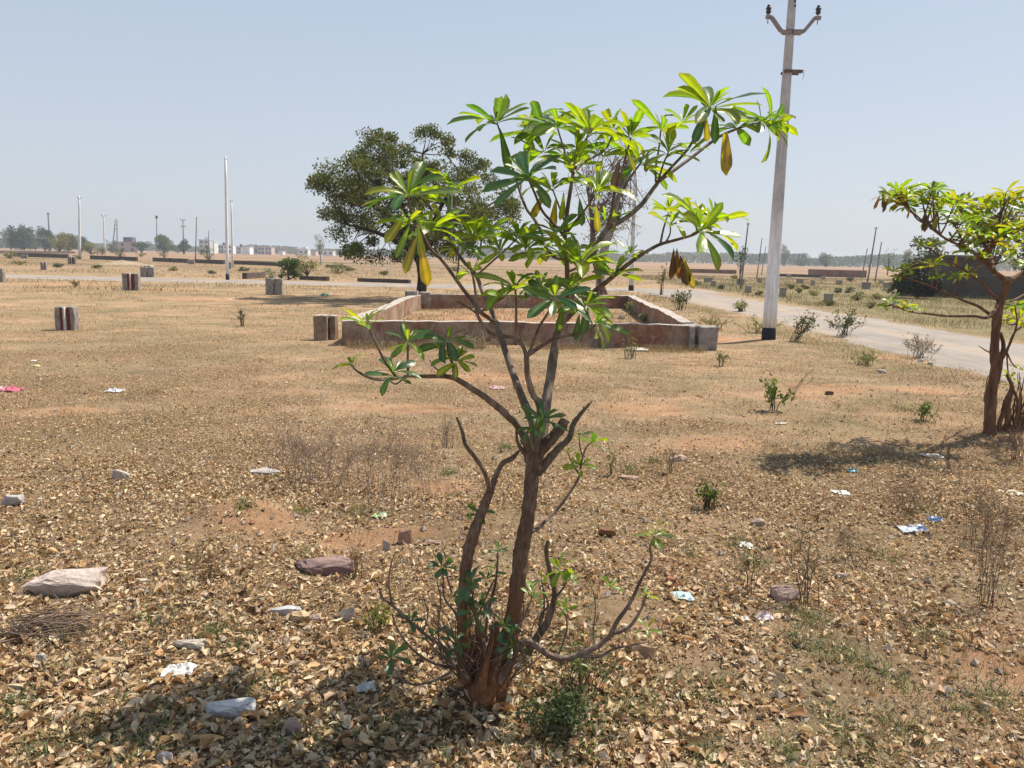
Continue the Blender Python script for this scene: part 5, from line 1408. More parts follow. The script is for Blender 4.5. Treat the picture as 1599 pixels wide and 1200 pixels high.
# ------------------------------------------------------------------ large single dry leaves
BIGL = [(1045, 1135, 42, BRN * 1.4, "large dark brown curled leaf lower right of the tree"), (1090, 1168, 44, BRN, "dark leaf half in shadow at the bottom right of the tree"), (1152, 1140, 36, (.52, .40, .25), "long pale curled leaf at the bottom right of the tree"),
        (1130, 1088, 40, (.33, .19, .08), "brown folded leaf in the right foreground"), (895, 1150, 40, (.60, .50, .37), "large pale leaf standing at the bottom below the trunk"), (733, 1135, 40, (.46, .32, .17), "tan curled leaf standing just below the trunk foot"), (1245, 1122, 34, (.2, .1, .05), "dark folded leaf in the right foreground weeds"), (325, 1165, 46, (.55, .36, .17), "large orange tan leaf below the shaded grey block"),
        (75, 1170, 44, BRN * 1.2, "dark brown leaf at the lower left corner"), (220, 1130, 40, (.48, .33, .2), "tan leaf lying in the lower left shadow")]
def big_leaves():
    for i, (px, py, w, col, label) in enumerate(BIGL):
        rng = np.random.default_rng(8200 + i); p = gp(px, py); L = w * p.y / F * 1.15
        mb = MB(); az = rng.uniform(-.6, .6) + (PI if i % 2 else 0)
        d = np.array((math.cos(az), math.sin(az), .18)); base = np.array(p) - d * L * .5 + np.array([0, 0, .022])
        leaf(mb, base, d, (rng.normal(0, .3), -.45, 1), L, L * .45, rng.uniform(.3, .9), rng.uniform(.3, .7), np.array(col), 8, 5, .12, 1.15)
        tag(mb.build("dry_leaf", M_litter, origin=p), label, "dry leaf", "large dry leaves in the foreground")
big_leaves()

# ------------------------------------------------------------------ weeds and shrubs
weed("dry_bush", 492, 755, 108, 150, 60, "wide grey brown leafless bush left of the tree, the darker one", "dry bush", seed=1, rpx=.36, sub=11, col=(.21, .155, .125), sprd=.55)
weed("dry_bush", 622, 778, 124, 150, 52, "pale wispy leafless bush just left of the side trunk", "dry bush", seed=2, rpx=.33, sub=11, col=(.25, .19, .15), sprd=.6)
weed("dry_weed", 1540, 945, 185, 80, 16, "tall reddish dry weed near the right edge", "dry weed", seed=3, rpx=.6, sub=9, col=(.20, .125, .09))
weed("dry_weed", 1535, 852, 92, 110, 26, "wide dry brown weed clump behind the tall reddish weed", "dry weed", seed=4, rpx=.45, sub=9, col=(.19, .125, .09))
weed("dry_weed", 1266, 946, 140, 78, 7, "single tall dry stalk with wispy top by the rounded stone", "dry weed", seed=5, rpx=1.0, sub=9, col=(.18, .13, .09), leaves=1, pal=[(.2, .16, .09), (.26, .2, .12)], nleaf=50, leaf_px=5)
weed("dry_bush", 1437, 560, 40, 66, 30, "grey dry bush at the near road edge", "dry bush", seed=6, rpx=.35, sub=9, col=(.23, .17, .13), leaves=1, pal=[(.19, .18, .09), (.26, .23, .13)], nleaf=140, leaf_px=3)
weed("green_tuft", 1106, 796, 52, 46, 22, "dark green twiggy tuft on bare soil right of the tree", "plant", seed=7, rpx=.55, col=(.08, .07, .04), leaves=1, pal=[(.06, .09, .03), (.10, .13, .04), (.16, .22, .03)], nleaf=120, leaf_px=7)
weed("sapling", 1206, 642, 62, 40, 5, "small upright green sapling in the open ground", "sapling", seed=8, rpx=.9, col=(.10, .08, .045), leaves=1, pal=[(.10, .16, .03), (.16, .22, .04), (.07, .11, .03)], nleaf=100, leaf_px=8)
weed("green_shrub", 1240, 534, 46, 36, 16, "leaning green shrub just right of the big pole foot", "shrub", seed=9, rpx=.45, col=(.08, .07, .05), leaves=1, pal=[(.08, .10, .04), (.13, .15, .06), (.2, .2, .09)], nleaf=420, leaf_px=3.2, lean=.45)
weed("green_shrub", 1318, 526, 42, 54, 18, "dark green spiky shrub at the road edge right of the pole", "shrub", seed=10, rpx=.45, col=(.07, .06, .04), leaves=1, pal=[(.06, .09, .04), (.10, .13, .05), (.16, .18, .08)], nleaf=480, leaf_px=3.2)
weed("green_shrub", 1060, 484, 34, 34, 14, "small dark green shrub behind the right corner of the plot wall", "shrub", seed=11, rpx=.4, col=(.07, .06, .04), leaves=1, pal=[(.06, .09, .04), (.10, .12, .05), (.15, .16, .08)], nleaf=330, leaf_px=3)
weed("dry_sapling", 1033, 462, 48, 18, 5, "thin dark bare sapling behind the plot wall", "sapling", seed=12, rpx=.45, col=(.07, .05, .04), leaves=1, pal=[(.13, .12, .06), (.18, .14, .1)], nleaf=50, leaf_px=4)
weed("green_shrub", 1157, 488, 17, 26, 14, "low pale green plant on the verge left of the pole", "shrub", seed=13, rpx=.5, leaves=1, pal=[(.24, .26, .14), (.3, .32, .2), (.17, .2, .08)], nleaf=160, leaf_px=3.5)
weed("small_weed", 378, 510, 36, 20, 7, "small dark twig plant standing alone on the left grass", "plant", seed=14, rpx=.6, col=(.09, .07, .05), leaves=1, pal=[(.15, .15, .08)], nleaf=30, leaf_px=3)
weed("small_weed", 955, 742, 46, 14, 4, "thin green stemmed weed right of the tree fork", "plant", seed=15, rpx=.7, leaves=1, nleaf=36, leaf_px=5, pal=[(.1, .14, .04), (.16, .2, .06)])
weed("dry_weed", 1047, 738, 56, 30, 8, "thin dry stalks behind the pale pink brick", "dry weed", seed=16, rpx=.5, col=(.22, .17, .10))
weed("small_weed", 1441, 658, 32, 34, 10, "small green weed left of the right tree", "plant", seed=17, rpx=.7, leaves=1, nleaf=90, leaf_px=6, pal=[(.12, .17, .05), (.19, .24, .08)])
weed("small_weed", 588, 988, 52, 48, 16, "yellow green weed left of the tree foot", "plant", seed=18, rpx=.8, leaves=1, nleaf=170, leaf_px=6, pal=[(.20, .24, .03), (.27, .28, .05), (.14, .17, .03)])
weed("dry_weed", 322, 908, 62, 76, 26, "low brown dry weed clump below the soil mound", "dry weed", seed=19, rpx=.45, sub=9, col=(.20, .12, .07))
weed("dry_weed", 905, 1085, 120, 130, 30, "thin dark stalks crowded under the low right branch", "dry weed", seed=20, rpx=.8, sub=4, col=(.14, .10, .06), leaves=1, nleaf=260, leaf_px=7, pal=[(.10, .14, .05), (.07, .10, .04), (.15, .17, .07)])
weed("green_weed", 880, 1150, 70, 120, 34, "dense green weed at the right foot of the tree", "plant", seed=21, rpx=.8, leaves=1, nleaf=900, leaf_px=8, pal=[(.055, .085, .04), (.09, .12, .055), (.12, .155, .07)])
weed("dry_weed", 1165, 930, 110, 50, 6, "thin brown upright stalks right of the crumpled white paper", "dry weed", seed=22, rpx=.7, sub=4, col=(.16, .11, .08), leaves=1, nleaf=14, leaf_px=6)
weed("dry_weed", 1330, 880, 70, 90, 20, "short dry weed right of the tall single stalk", "dry weed", seed=23, rpx=.4, sub=8, col=(.20, .15, .09))
weed("dry_weed", 1410, 800, 60, 110, 26, "sparse brown weed above the torn blue strip", "dry weed", seed=24, rpx=.4, sub=8, col=(.22, .14, .10))
weed("dry_weed", 560, 905, 80, 50, 10, "thin dry stalks above the upright pale stone", "dry weed", seed=25, rpx=.6, sub=4, col=(.2, .13, .08))
weed("dry_weed", 1590, 720, 60, 70, 22, "dry twiggy weed at the right edge under the right tree", "dry weed", seed=26, rpx=.4, sub=8, col=(.16, .11, .08))
weed("small_weed", 985, 560, 30, 50, 12, "small yellowish weed before the right end of the plot wall", "plant", seed=27, rpx=.5, leaves=1, nleaf=60, leaf_px=3.5, pal=[(.25, .22, .09), (.18, .19, .07)])
weed("small_weed", 1127, 572, 24, 26, 9, "low green tuft in front of the plot wall right corner", "plant", seed=28, rpx=.5, leaves=1, nleaf=60, leaf_px=4, pal=[(.17, .18, .07), (.22, .22, .1)])
weed("small_weed", 1006, 503, 14, 22, 8, "pale green plant inside the plot near its right wall", "plant", seed=29, rpx=.5, leaves=1, nleaf=100, leaf_px=4, pal=[(.22, .28, .12), (.3, .35, .18)])
weed("small_weed", 985, 492, 20, 14, 7, "slim green plant against the inner right wall of the plot", "plant", seed=30, rpx=.5, leaves=1, nleaf=80, leaf_px=3.5, pal=[(.14, .18, .07), (.2, .23, .1)])
weed("dry_weed", 745, 545, 30, 90, 24, "dry straw tuft against the plot wall behind the tree", "dry weed", seed=31, rpx=.45, sub=3, col=(.33, .25, .15))
weed("dry_weed", 1000, 542, 28, 70, 20, "dry straw tuft against the red stained part of the plot wall", "dry weed", seed=32, rpx=.45, sub=3, col=(.33, .25, .15))
weed("small_weed", 118, 405, 5, 12, 10, "tiny bush behind the far left road", "plant", seed=33, rpx=.3, leaves=1, nleaf=60, leaf_px=2, pal=[(.09, .1, .05)])
weed("small_weed", 117, 448, 9, 14, 10, "small dark weed on the near verge of the cross road", "plant", seed=34, rpx=.3, leaves=1, nleaf=90, leaf_px=2.5, pal=[(.12, .1, .05), (.17, .14, .07)])
weed("green_weed", 15, 404, 10, 26, 14, "low green weed at the far left edge", "plant", seed=35, rpx=.3, leaves=1, nleaf=160, leaf_px=2.5, pal=[(.17, .18, .06), (.24, .23, .1)])
weed("dry_weed", 700, 700, 60, 60, 10, "sparse grey stalks behind the bare forked shoot", "dry weed", seed=36, rpx=.5, sub=4, col=(.24, .18, .13))
weed("dry_weed", 1230, 620, 50, 60, 3, "bent pale dry stick plant right of the green sapling", "dry weed", seed=37, rpx=.7, sub=2, col=(.33, .28, .2), lean=.5)
weed("dry_weed", 1115, 515, 24, 70, 30, "yellow brown grass clump between plot wall and pole", "grass clump", seed=38, rpx=.6, sub=4, col=(.28, .23, .1))
weed("green_weed", 1190, 520, 26, 60, 24, "yellow green grass clump behind the big pole foot", "grass clump", seed=39, rpx=.5, sub=4, col=(.24, .24, .08), leaves=1, nleaf=150, leaf_px=3, pal=[(.2, .22, .08), (.28, .27, .12)])
weed("green_weed", 1350, 570, 24, 50, 20, "low green grass clump at the road edge before the dry bush", "grass clump", seed=40, rpx=.5, sub=4, col=(.2, .22, .08), leaves=1, nleaf=150, leaf_px=3, pal=[(.17, .2, .07), (.24, .25, .1)])

def twig_pile():
    rng = np.random.default_rng(44); c = gp(52, 988); mb = MB()
    for i in range(150):
        x = c.x + rng.normal(0, .07); y = c.y + rng.normal(0, .06); z = H(x, y) + rng.uniform(.003, .05)
        az = rng.normal(.15, .5); L = rng.uniform(.06, .2); d = np.array([math.cos(az), math.sin(az), rng.uniform(-.1, .15)])
        p = np.array([x, y, z]); q = p + d * L
        tube(mb, [p - d * L * .3, (p + q) / 2 + rng.normal(0, .01, 3), q], [.0018, .0016, .001], 4, col=np.array((.27, .19, .14)) * rng.uniform(.5, 1.2))
    tag(mb.build("twig_pile", M_twig, origin=c), "flattened pile of dry brown twigs below the big pinkish rock", "twig pile")
twig_pile()

# bushes and trees farther off
def xat(px, Y): return at(px, 402, Y).x
def ft(name, px, Y, wpx, hpx, pal, label, cat, n, seed, trunk=.1, group=None, **kw):
    s = Y / F
    return dense_tree(name, xat(px, Y), Y, wpx * s, hpx * s, pal, label, cat, group, n, kw.pop("leaf_s", None), seed, trunk=trunk, **kw)
ft("green_bush", 449, 42.8, 42, 40, [(.055, .10, .03), (.09, .14, .04), (.13, .18, .06)], "bright green dense bush behind the fluted marker block", "bush", 2200, 61, .02, leaf_s=.11)
ft("green_bush", 424, 43.0, 30, 18, [(.09, .14, .06), (.14, .18, .09)], "loose low green bush left of the dense bush", "bush", 380, 62, .02)
ft("dry_bush", 478, 50, 50, 34, G_YEL, "pale yellow green tall weeds behind the dense bush", "bush", 600, 63, .02)
ft("dry_bush", 528, 58, 40, 18, G_YEL, "low yellowish weeds left of the round tree trunk", "bush", 400, 64, .02)
FARG = "trees along the far horizon"
ft("far_tree", 18, 330, 36, 32, G_GREY, "hazy grey green tree at the left picture edge", "tree", 800, 70, .06, FARG)
ft("far_tree", 38, 300, 44, 40, G_DARK, "tallest dark green tree on the far left horizon", "tree", 1200, 71, .04, FARG)
ft("far_tree", 56, 320, 26, 28, G_GREY, "smaller grey green tree between two dark far left trees", "tree", 600, 72, .04, FARG)
ft("far_tree", 70, 290, 38, 36, G_DARK, "dark green tree behind the leaning grey pole", "tree", 1000, 73, .04, FARG)
ft("yellow_bush", 92, 190, 40, 32, G_YEL, "tall yellow green bush right of the leaning grey pole", "bush", 900, 74, .02)
ft("far_tree", 106, 230, 38, 32, G_OLIVE, "olive tree behind the left white pole", "tree", 900, 75, .04, FARG)
ft("far_tree", 128, 240, 26, 26, G_DARK, "small dark tree just right of the left white pole", "tree", 600, 76, .04, FARG)
ft("yellow_bush", 142, 180, 36, 22, G_YEL, "lower yellowish bush between the two left white poles", "bush", 700, 77, .02)
ft("yellow_bush", 160, 175, 22, 14, G_OLIVE, "low olive bush at the second left pole", "bush", 400, 78, .02)
ft("far_tree", 176, 300, 22, 20, G_DARK, "small dark tree at the foot of the A frame pole", "tree", 500, 79, .04, FARG)
ft("far_tree", 222, 330, 32, 18, G_DARK, "low dark tree right of the pink house", "tree", 700, 80, .04, FARG)
ft("far_tree", 256, 300, 38, 28, [(.06, .095, .025), (.09, .125, .035), (.12, .15, .045)], "round green tree below the lamp mast", "tree", 1100, 81, .04, FARG)
ft("far_tree", 288, 310, 30, 22, G_DARK, "dark tree below the double armed pole", "tree", 800, 82, .04, FARG)
ft("green_bush", 324, 130, 26, 22, [(.05, .10, .035), (.09, .14, .05)], "green bush left of the tall white pole", "bush", 600, 83, .02)
ft("dry_bush", 188, 150, 26, 14, G_OLIVE, "olive scrub below the A frame pole", "bush", 350, 84, .02)
ft("dry_bush", 256, 140, 24, 14, G_GREY, "grey scrub on the brown field below the round green tree", "bush", 320, 85, .02)
ft("dry_bush", 220, 150, 20, 10, G_OLIVE, "low olive scrub below the pink house", "bush", 260, 86, .02)
ft("feathery_tree", 500, 95, 26, 52, G_GREY, "thin feathery grey tree left of the round tree", "tree", 500, 87, .45, None, trunk_mat=M_paletrunk)
# right
ft("thorny_tree", 1447, 42, 70, 96, [(.06, .075, .03), (.10, .11, .05), (.14, .14, .08)], "dark thorny tree by the grey compound wall", "tree", 1500, 90, .12)
ft("dark_bush", 1436, 36.5, 80, 56, [(.02, .028, .015), (.035, .045, .02)], "very dark low bush in front of the grey compound wall", "bush", 3600, 91, .0)
ft("thorny_tree", 1545, 48, 110, 150, [(.16, .15, .05), (.22, .19, .07), (.12, .12, .05)], "tall sparse yellowish tree behind the right young tree", "tree", 1300, 92, .3)
ft("thorny_tree", 1610, 40, 90, 100, G_OLIVE, "olive thorny tree at the right picture edge behind the wall", "tree", 1200, 93, .2)
ft("bare_bush", 1388, 120, 30, 46, G_GREY, "thin grey bare tree beside the slim right poles", "tree", 260, 94, .25)
ft("far_tree", 1418, 150, 24, 40, G_GREY, "grey thorn tree left of the dark thorny tree", "tree", 420, 95, .15, FARG)
ft("sapling", 1157, 52, 34, 62, [(.05, .10, .04), (.08, .13, .06)], "two stemmed sapling beyond the road left of the big pole", "sapling", 170, 96, .38, None, leaf_s=.16)
ft("far_tree", 1225, 330, 20, 38, G_GREY, "grey green tree half hidden by the big pole", "tree", 600, 97, .04, FARG)
ft("far_tree", 1255, 420, 28, 20, G_DARK, "low dark tree right of the big pole on the horizon", "tree", 600, 98, .04, FARG)
ft("far_tree", 1290, 360, 34, 22, G_GREY, "brownish green tree above the red brick wall", "tree", 700, 99, .04, FARG)
for k, (px, py, w, h, lab) in enumerate([(1262, 452, 14, 7, "dark low scrub just right of the big pole"), (1252, 458, 12, 8, "low scrub at the right side of the big pole"), (1313, 458, 16, 8, "brown scrub above the brown marker block"), (1345, 470, 22, 14, "dark scrub right of the brown marker block"),
                                        (1282, 432, 18, 10, "grey scrub before the red brick wall"), (1130, 452, 16, 8, "green scrub at the far road bend"), (1300, 478, 26, 10, "pale green scrub by the far road edge"), (1375, 468, 26, 10, "olive scrub at left of the dark bush"),
                                        (1190, 462, 14, 8, "green scrub left side of the big pole"), (1090, 446, 18, 8, "pale scrub behind the road bend"), (1205, 447, 14, 7, "brown scrub behind the big pole"), (1330, 440, 14, 7, "grey scrub between the marker blocks on the right")]):
    Yb = gp(px, py).y
    ft("scrub", px, Yb, w, h, [G_OLIVE, G_YEL, G_GREY][k % 3], lab, "scrub", 220, 300 + k, .0, "scrub across the road", leaf_s=3 * Yb / F)

SC = [(30, 414, 22, 7, "brown scrub beyond the cross road near the left edge"), (90, 418, 18, 6, "low scrub left of the sand heap"), (150, 420, 26, 7, "olive scrub below the sand heap"), (270, 423, 24, 7, "dry scrub beyond the cross road in mid left"), (330, 428, 16, 6, "dry scrub left of the tall white pole"), (380, 424, 20, 7, "grey scrub right of the white poles"),
      (470, 420, 26, 9, "straw scrub behind the dense green bush"), (545, 424, 24, 7, "low scrub under the left of the round tree"), (600, 430, 22, 7, "low scrub below the round tree crown"), (710, 424, 26, 8, "low scrub right of the round tree trunk"), (1075, 440, 20, 8, "olive scrub at the far end of the lane"), (1240, 452, 18, 9, "grey scrub right behind the big pole"),
      (1275, 462, 22, 9, "straw scrub left of the brown marker block"), (1330, 458, 22, 10, "olive scrub between the brown block and the thorn tree"), (1365, 482, 26, 10, "straw scrub on the far verge of the lane"), (1150, 436, 16, 6, "low scrub under the two stemmed sapling"), (1392, 458, 24, 14, "brown scrub just left of the dark bush"), (1310, 433, 16, 7, "scrub against the middle of the brick wall")]
for k, (px, py, w, h, lab) in enumerate(SC):
    Yb = gp(px, py).y
    ft("scrub", px, Yb, w, h, [G_YEL, G_GREY, G_OLIVE][k % 3], lab, "scrub", 200, 340 + k, .0, "scrub across the road" if px > 1000 else "scrub on the left field", leaf_s=2.6 * Yb / F)

def far_wood(name, label, rows, seed):
    rng = np.random.default_rng(seed); mb = MB()
    for px0, px1, Y, h0, h1, pal in rows:
        n = int((px1 - px0) * 34)
        px = rng.uniform(px0, px1, n); s = Y / F
        top = (h0 + (h1 - h0) * fbm(px * .045, np.zeros(n), seed, 3)) * s
        x = (px - IMW / 2) / F * Y; y = Y + rng.normal(0, 14, n); z = top * rng.random(n) ** .6
        cards(mb, np.stack([x, y, z], 1), 3.4 * s, rng, pal, .7)
    tag(mb.build(name, M_fol), label, "wood", kind="stuff")
far_wood("far_wood", "hazy belt of trees along the whole horizon", [(-900, 120, 560, 6, 22, G_DARK), (120, 700, 640, 4, 15, G_GREY), (700, 1150, 560, 6, 22, G_GREY), (1150, 1420, 520, 8, 24, G_DARK), (1420, 2500, 420, 8, 26, G_GREY)], 5)

# ------------------------------------------------------------------ low dark walls across the fields
def low_wall(px0, py0, px1, py1, h, label, mat, seed, name="low_wall", th=.25, group=None):
    rng = np.random.default_rng(seed); a = gp(px0, py0); b = gp(px1, py1)
    mb = MB(); rough_wall(mb, a, b, th, h, rng)
    o = mb.build(name, mat, origin=(a.x, a.y, 0), smooth=False)
    return tag(o, label, "wall", group)
M_darkwall = noise_material("dark_stone", [(.3, (.055, .042, .036)), (.6, (.12, .09, .075)), (.8, (.19, .15, .12))], 1.5, .95, .5, .03, kind="Position")  # shade on the field walls' faces is put into this dark tone
M_redwall = noise_material("brick_wall", [(.3, (.16, .085, .065)), (.6, (.25, .14, .11)), (.8, (.33, .22, .18))], 1.2, .95, .5, .03, kind="Position")
M_greywall = noise_material("grey_wall", [(.3, (.05, .04, .034)), (.6, (.085, .068, .06)), (.8, (.13, .105, .092))], 1.6, .95, .5, .03, kind="Position")
LW = "low boundary walls across the fields"
low_wall(-160, 395, 116, 396.5, .55, "farther of two dark low walls at the far left", M_darkwall, 1, group=LW)
low_wall(18, 401, 107, 403.5, .55, "nearer of two dark low walls at the far left", M_darkwall, 2, group=LW)
low_wall(142, 405, 214, 408, .5, "dark low wall between the left pole and the grey marker block", M_darkwall, 3, group=LW)
low_wall(240, 408.5, 293, 411, .48, "dark low wall left of the pale marker block", M_darkwall, 4, group=LW)
low_wall(304, 411, 350, 413, .45, "dark low wall right of the pale marker block", M_darkwall, 5, group=LW)
low_wall(366, 413, 441, 416, .42, "dark low wall right of the white poles", M_darkwall, 6, group=LW)
low_wall(382, 436, 412, 434, .32, "short dark low wall behind the fluted marker block", M_darkwall, 7, group=LW)
low_wall(470, 437, 512, 439, .22, "low crumbling wall right of the dense green bush", M_darkwall, 8, group=LW)
low_wall(510, 418, 540, 420, .3, "short low wall left below the round tree", M_darkwall, 9, group=LW)
low_wall(560, 440, 640, 443, .2, "low crumbling wall under the round tree", M_darkwall, 12, group=LW)
low_wall(1262, 432, 1352, 434, .85, "long reddish brick wall on the right horizon", M_redwall, 10, "brick_wall")
low_wall(1400, 462, 1760, 476, 1.12, "grey compound wall behind the right young tree", M_greywall, 11, "compound_wall")
low_wall(1075, 426, 1150, 428, .5, "faint low wall beyond the road bend", M_redwall, 13, group=LW)
low_wall(1215, 432, 1285, 434, .3, "low broken wall behind the big pole", M_greywall, 14, group=LW)
def shed():
    g = ground_at(1500, 44); rng = np.random.default_rng(3)
    T = thing("shed", g, "dark shed roof rising behind the grey compound wall", "shed")
    mb = MB(); mb.box(g.x + 1.2, g.y + 2, 1.0, 2.6, 2.4, 2.0); mb.build("wall", M_greywall, T, smooth=False)
    mb = MB(); mb.box(g.x + 1.2, g.y + 2, 2.09, 3.0, 2.8, .16); mb.build("roof", M_darkwall, T, smooth=False)
shed()
def sand_heap():
    g = ground_at(190, 72); n, m2 = 26, 12; V = []
    for j in range(m2):
        for i in range(n):
            a = 2 * PI * i / n; r = j / (m2 - 1)
            rr = r * (1 + .15 * math.sin(3 * a + 1)); V.append((g.x + 3.1 * rr * math.cos(a), g.y + 1.8 * rr * math.sin(a),   .46 * (1 - r) ** 1.3 + .05 * math.sin(a * 5) * (1 - r) - .03))
    Fq = [[j * n + i, j * n + (i + 1) % n, (j + 1) * n + (i + 1) % n, (j + 1) * n + i] for j in range(m2 - 1) for i in range(n)]
    mb = MB(); mb.add(np.array(V), np.array(Fq)[:, ::-1])
    o = mb.build("sand_heap", noise_material("sand", [(.3, (.27, .205, .135)), (.7, (.37, .29, .195))], 3), origin=g)
    tag(o, "low heap of pale sand before the dark wall at left", "sand heap")
sand_heap()

# ------------------------------------------------------------------ poles
def pole_material():
    nt = NT("pole_concrete"); v = coords(nt, "Object")
    sep = nt.n("SeparateXYZ"); nt.l(v, sep.inputs[0])
    f = nt.noise(v, 2.6, 6, .65); g = nt.noise(v, 30, 5, .7)
    conc = nt.ramp(f, [(.3, (.42, .395, .385)), (.55, (.54, .515, .505)), (.75, (.64, .615, .605))])
    wash = nt.ramp(nt.noise(v, 5, 5), [(.3, (.76, .76, .77)), (.7, (.86, .86, .86))])
    c = nt.mix(nt.ramp(nt.math('MULTIPLY', sep.outputs["Z"], .1), [(.19, 1), (.27, 0)]), conc, wash)
    c = nt.mix(1.0, c, nt.ramp(g, [(.3, .86), (.7, 1.08)]), 'MULTIPLY')
    mp = nt.n("Mapping"); mp.inputs["Scale"].default_value = (1, 1, .1); nt.l(v, mp.inputs["Vector"])
    c = nt.mix(1.0, c, nt.ramp(nt.noise(mp.outputs[0], 14, 5, .7), [(.35, .74), (.6, 1.05)]), 'MULTIPLY')
    return nt.done(nt.pr(c, .85, nt.bump(g, .3, .004), .2))
M_pole = pole_material()
M_whitepole = noise_material("white_pole_paint", [(.3, (.58, .58, .58)), (.7, (.74, .74, .74))], 3, .8, .2, .004)
M_black = noise_material("black_paint", [(.3, (.012, .012, .014)), (.7, (.03, .03, .033))], 9, .6, .2, .004)
M_iron = noise_material("rusty_iron", [(.3, (.10, .055, .045)), (.7, (.20, .13, .115))], 14, .75, .3, .004)
M_galv = noise_material("dull_angle_iron", [(.3, (.22, .17, .155)), (.7, (.33, .28, .26))], 8, .6, .2, .004)
M_insul = noise_material("dark_porcelain", [(.3, (.018, .012, .012)), (.7, (.035, .025, .025))], 8, .3, .05, .002, spec=.5)
M_greypole = noise_material("weathered_pole", [(.3, (.16, .155, .15)), (.7, (.25, .24, .235))], 3, .9, .2, .004)

def shaft(mb, a, b, w0, w1, d0, d1, rz=0.0, n=10, z0=0.0, bev=.12):
    a = np.array(a, float); b = np.array(b, float)
    sec = [(-.5 + bev, -.5), (.5 - bev, -.5), (.5, -.5 + bev), (.5, .5 - bev), (.5 - bev, .5), (-.5 + bev, .5), (-.5, .5 - bev), (-.5, -.5 + bev)]
    V = []; c, s = math.cos(rz), math.sin(rz)
    for i in range(n + 1):
        t = i / n; p = a + (b - a) * t; w = w0 + (w1 - w0) * t; d = d0 + (d1 - d0) * t
        for x, y in sec:
            V.append((p[0] + x * w * c - y * d * s, p[1] + x * w * s + y * d * c, p[2]))
    k = 8; i = np.arange(n)[:, None] * k; j = np.arange(k)[None, :]; j2 = (j + 1) % k
    Fq = np.stack([i + j, i + j2, i + k + j2, i + k + j], -1).reshape(-1, 4)
    mb.add(np.array(V), [Fq, np.arange(k)[::-1][None], (n * k + np.arange(k))[None]])

def bar(mb, a, b, w, h):
    a = np.array(a, float); b = np.array(b, float); d = unit(b - a)
    s = unit(np.cross(d, [0, 1, 0])) if abs(d[1]) < .9 else np.array([1.0, 0, 0]); q = np.cross(s, d)
    V = []
    for p in (a, b):
        for x, y in ((-1, -1), (1, -1), (1, 1), (-1, 1)): V.append(p + s * x * w / 2 + q * y * h / 2)
    mb.add(np.array(V), np.array([[0, 1, 5, 4], [1, 2, 6, 5], [2, 3, 7, 6], [3, 0, 4, 7], [3, 2, 1, 0], [4, 5, 6, 7]]))

